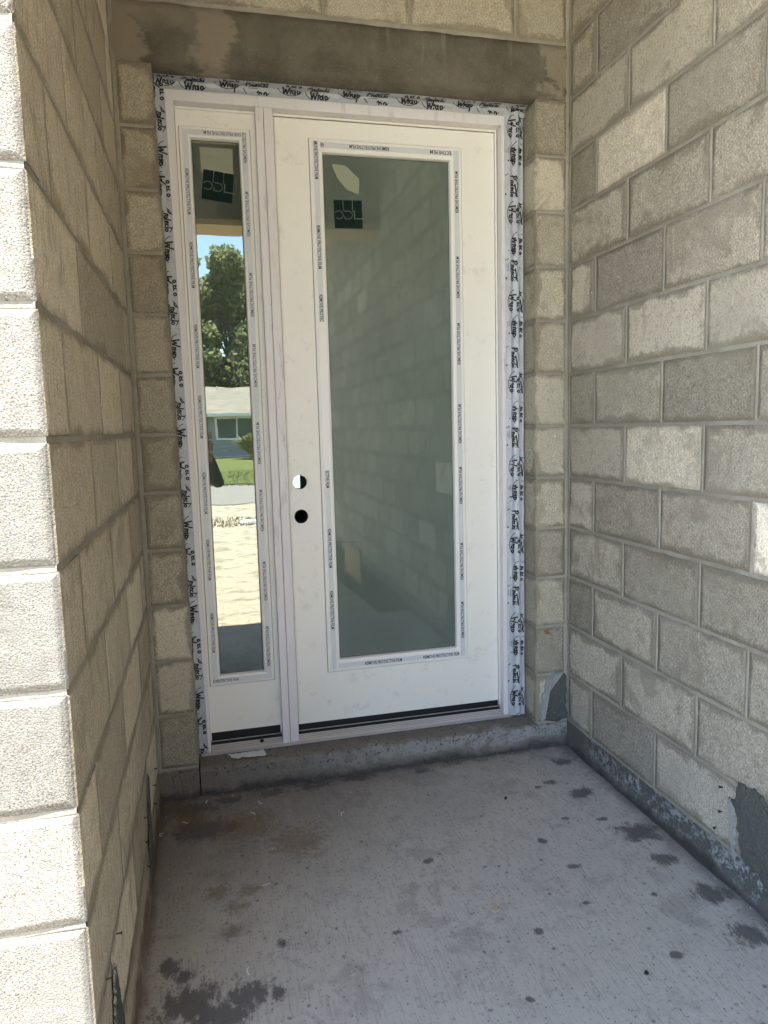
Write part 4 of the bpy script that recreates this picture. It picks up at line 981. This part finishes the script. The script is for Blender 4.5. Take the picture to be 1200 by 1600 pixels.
tree(1.9, -47.5, 12.6, 4.6, 30000, 1, 'tall tree rising right behind the neighbour roof ridge', .02)
tree(6.6, -49, 14.5, 5.0, 14000, 2, 'broad tree behind the right half of the neighbour house', .02)
tree(-3.2, -50, 8.6, 4.2, 16000, 3, 'lower rounded tree behind the left half of the neighbour house', .02)
tree(-12, -49, 14, 5.0, 8000, 4, 'big tree past the left end of the neighbour house', .1)
tree(12.5, -50, 15, 5.5, 8000, 5, 'big tree past the right end of the neighbour house', .1)
tree(.1, -45.8, 7.4, 3.1, 17000, 11, 'low bushy tree hugging the neighbour roof on the left', 0)
tree(3.2, -45.8, 7.8, 3.2, 17000, 12, 'low bushy tree hugging the neighbour roof on the right', 0)
tree(-1.0, -26.5, 9.8, 1.5, 1500, 8, 'thin tree on the far lawn with sparse high twigs', .8)
# ornamental grass clump before the far window
mb = MB(); rr = random.Random(9)
for i in range(420):
    a = rr.random()*6.28; l_ = rr.uniform(.7, 1.25); sp_ = rr.uniform(.1, .95); pts = []
    for k in range(4): t_ = k/3; pts.append(Vector((math.cos(a)*sp_*t_*t_*l_, math.sin(a)*sp_*t_*t_*l_, l_*(t_-.35*t_*t_*sp_)*1.2)))
    wv = Vector((-math.sin(a), math.cos(a), 0))*.045
    for k in range(3): mb.add([pts[k]-wv, pts[k]+wv, pts[k+1]+wv*.7, pts[k+1]-wv*.7], [(0, 1, 2, 3)], rr.random() < .5)
tag(mb.build('ornamental_grass', [plain('grass_tan', (0.46, 0.37, 0.19), .9, .05), plain('grass_green', (0.20, 0.22, 0.08), .9, .05)], None, (2.35, -33.6, -.22), 0), label='round clump of tan green ornamental grass before the far window', cat='shrub')
chip('litter', (1.05, -11.4, gz(-11.4)+.01), .28, .16, .05, M_white, .2, label='flat white scrap lying in the sandy yard by the road', cat='litter')

# ------------------------------------------------------------------ the photographer, standing left of the lens on the sand (an elbow shows mirrored in the sidelight)
def skin_figure(name, joints, edges, mats, parent=None, levels=2, zmat=None):
    me = bpy.data.meshes.new(name); keys = list(joints); ix = {k: i for i, k in enumerate(keys)}
    me.from_pydata([joints[k][0] for k in keys], [(ix[a], ix[b]) for a, b in edges], [])
    for m in mats: me.materials.append(m)
    ob = bpy.data.objects.new(name, me); C.objects.link(ob)
    sk = ob.modifiers.new('skin', 'SKIN'); me.skin_vertices.new() if not me.skin_vertices else None
    for i, k in enumerate(keys):
        r_ = joints[k][1]; r_ = r_ if isinstance(r_, tuple) else (r_, r_)
        me.skin_vertices[0].data[i].radius = r_; me.skin_vertices[0].data[i].use_root = (i == 0)
    sb = ob.modifiers.new('sub', 'SUBSURF'); sb.levels = sb.render_levels = levels
    dg = bpy.context.evaluated_depsgraph_get(); m2 = bpy.data.meshes.new_from_object(ob.evaluated_get(dg)); bpy.data.objects.remove(ob)
    if zmat:
        for p in m2.polygons: p.material_index = zmat(p.center)
    m2.polygons.foreach_set('use_smooth', [True]*len(m2.polygons))
    o = bpy.data.objects.new(name, m2); C.objects.link(o); o.parent = parent; return o
GZ = gz(-2.9)
M_shirt = plain('dark_shirt', (0.045, 0.05, 0.05), .9, .1, None, .15); M_trous = plain('dark_trousers', (0.03, 0.034, 0.045), .9, .1, None, .15)
M_skin = plain('skin', (0.42, 0.27, 0.19), .55, .3); M_hair = plain('hair', (0.03, 0.022, 0.018), .7); M_boot = plain('boot', (0.10, 0.075, 0.05), .7)
per = empty('person', (.0, -2.98, GZ), label='person in dark shirt and trousers standing in the sand, raising a phone in both hands', cat='person')
b0 = GZ  # ground under the feet
Jt = {'pelvis': ((0, 0, .93), (.155, .11)), 'waist': ((0, .0, 1.06), (.135, .095)), 'chest': ((0, .01, 1.26), (.165, .11)), 'neckb': ((0, .02, 1.43), (.075, .065)), 'neck': ((0, .04, 1.50), .052),
      'hipl': ((-.10, 0, .86), .092), 'kneel': ((-.12, .03, .48), .062), 'anklel': ((-.13, 0, .11), .042), 'toel': ((-.14, .15, .05), (.045, .035)),
      'hipr': ((.10, 0, .86), .092), 'kneer': ((.12, .02, .48), .062), 'ankler': ((.13, -.02, .11), .042), 'toer': ((.15, .13, .05), (.045, .035)),
      'shl': ((-.17, .01, 1.38), .062), 'elbl': ((-.26, .10, 1.13), .045), 'wrl': ((-.02, .29, 1.42), .028), 'shr': ((.17, .01, 1.38), .062), 'elbr': ((.315, .09, 1.20), .047), 'elbr2': ((.312, .12, 1.215), .046), 'wrr': ((.24, .30, 1.45), .028)}
Ed = [('pelvis', 'waist'), ('waist', 'chest'), ('chest', 'neckb'), ('neckb', 'neck'), ('pelvis', 'hipl'), ('hipl', 'kneel'), ('kneel', 'anklel'), ('anklel', 'toel'), ('pelvis', 'hipr'), ('hipr', 'kneer'), ('kneer', 'ankler'), ('ankler', 'toer'),
      ('chest', 'shl'), ('shl', 'elbl'), ('elbl', 'wrl'), ('chest', 'shr'), ('shr', 'elbr'), ('elbr', 'elbr2'), ('elbr2', 'wrr')]
def zm(c):
    if c.z < .13: return 3
    if c.z < .97: return 1
    if c.z > 1.475 and c.y < .2: return 2
    if c.y > .285: return 2
    return 0
skin_figure('body', Jt, Ed, [M_shirt, M_trous, M_skin, M_boot], per, 2, zm)
hd = {'crown': ((0, .045, 1.70), (.062, .075)), 'brow': ((0, .055, 1.645), (.075, .092)), 'mid': ((0, .06, 1.59), (.070, .088)), 'jaw': ((0, .07, 1.53), (.050, .062)), 'nose1': ((0, .15, 1.60), .014), 'nose2': ((0, .165, 1.585), .013)}
skin_figure('head', hd, [('crown', 'brow'), ('brow', 'mid'), ('mid', 'jaw'), ('mid', 'nose1'), ('nose1', 'nose2')], [M_skin], per)
mb = MB()
for sx in (-1, 1): mb = MB(); mb.tube([(sx*.078, .045, 1.585), (sx*.084, .04, 1.60), (sx*.082, .045, 1.625)], [.010, .014, .010], 8); mb.build('ear', M_skin, per, smooth=True)
mb = MB()
for sx in (-1, 1): mb = MB(); mb.tube([(sx*.030, .139, 1.615), (sx*.030, .146, 1.615)], [.012, .005], 10); mb.build('eye', M_hair, per)
mb = MB(); mb.tube([(-.022, .140, 1.553), (0, .146, 1.551), (.022, .140, 1.553)], .004, 6); mb.build('mouth', plain('lips', (.35, .15, .12), .5), per)
hr = {'a': ((0, .03, 1.73), (.068, .078)), 'b': ((0, .01, 1.68), (.082, .085)), 'c': ((0, -.015, 1.61), (.078, .06)), 'd': ((0, -.01, 1.55), (.06, .04))}
skin_figure('hair', hr, [('a', 'b'), ('b', 'c'), ('c', 'd')], [M_hair], per)
def hand(wrist, palm, fingers, thumb):
    j = {'w': (wrist, .026), 'p': (palm, (.034, .020))}; e = [('w', 'p')]
    o = skin_figure('hand', j, e, [M_skin], per, 2)
    for pts in fingers+[thumb]:
        jj = {str(i): (p, .0092-.0008*i) for i, p in enumerate(pts)}; skin_figure('finger', jj, [(str(i), str(i+1)) for i in range(len(pts)-1)], [M_skin], o, 1)
    return o
# phone back faces the door: x .165-.245, y -2.640, z 1.12-1.255 in world; local to the person subtract its base
pz = 1.2333-GZ
hand((.24, .30, 1.45), (.262, .322, pz-.075), [[(.268, .33, pz-.05+.019*i), (.266, .352, pz-.047+.019*i), (.243, .3565, pz-.045+.019*i), (.226-.004*i, .3560, pz-.044+.019*i)] for i in range(4)][:3]+[[(.268, .33, pz-.085), (.262, .350, pz-.083), (.243, .3560, pz-.082)]], [(.255, .318, pz-.06), (.243, .312, pz-.045), (.228, .3155, pz-.03)])
hand((-.02, .29, 1.42), (.135, .322, pz-.085), [[(.14, .33, pz-.065+.018*i), (.146, .352, pz-.062+.018*i), (.166, .3565, pz-.06+.018*i), (.185, .3560, pz-.06+.018*i)] for i in range(4)], [(.14, .32, pz-.07), (.165, .313, pz-.055), (.182, .3155, pz-.04)])
for ch in per.children: pass
ph = empty('phone', (.205, -2.633, 1.12), label='dark smartphone held upright in front of the standing person', cat='phone')
mb = MB(); mb.box(.166, .2445, -2.6385, -2.6305, 1.105, 1.258); o = mb.build('phone_body', M_black, ph, bevel=.003); o.location = L(ph, (0, 0, 0))
mb = MB(); mb.box(.169, .2415, -2.6395, -2.6386, 1.110, 1.254); o = mb.build('screen', M_win, ph); o.location = L(ph, (0, 0, 0))
mb = MB(); mb.tube([(.2392, -2.631, 1.2333), (.2392, -2.629, 1.2333)], .0075, 16); mb.tube([(.2392, -2.631, 1.212), (.2392, -2.629, 1.212)], .0075, 16); o = mb.build('lens', M_win, ph); o.location = L(ph, (0, 0, 0))

mb = MB(); gr = random.Random(77)
for i in range(520):
    q = gr.random()
    if q < .45: x, y = gr.uniform(.02, XR-.03), -.012-abs(gr.gauss(0, .035))
    elif q < .65: x, y = XR-.018-abs(gr.gauss(0, .03)), gr.uniform(-1.9, -.02)
    elif q < .8: x, y = .02+abs(gr.gauss(0, .05)), gr.uniform(-1.4, -.02)
    else: x, y = gr.uniform(.03, .7), gr.uniform(-.5, -.02)
    r_ = gr.uniform(.0008, .0026)*(1.5 if gr.random() < .08 else 1); z = -HC+.0004
    p = [(x+r_*gr.uniform(.7, 1.3)*math.cos(a), y+r_*gr.uniform(.7, 1.3)*math.sin(a), z) for a in (0, 1.57, 3.14, 4.71)]+[(x+gr.uniform(-.3, .3)*r_, y, z+r_*gr.uniform(.6, 1.4))]
    mb.add(p, [(0, 1, 4), (1, 2, 4), (2, 3, 4), (3, 0, 4)], 0 if gr.random() < .7 else 1)
tag(mb.build('grit', [plain('grit_grey', (0.17, 0.155, 0.135), .95), plain('grit_pale', (0.50, 0.44, 0.34), .9)]), label='grit and mortar crumbs gathered along the foot of the walls and step', kind='stuff')
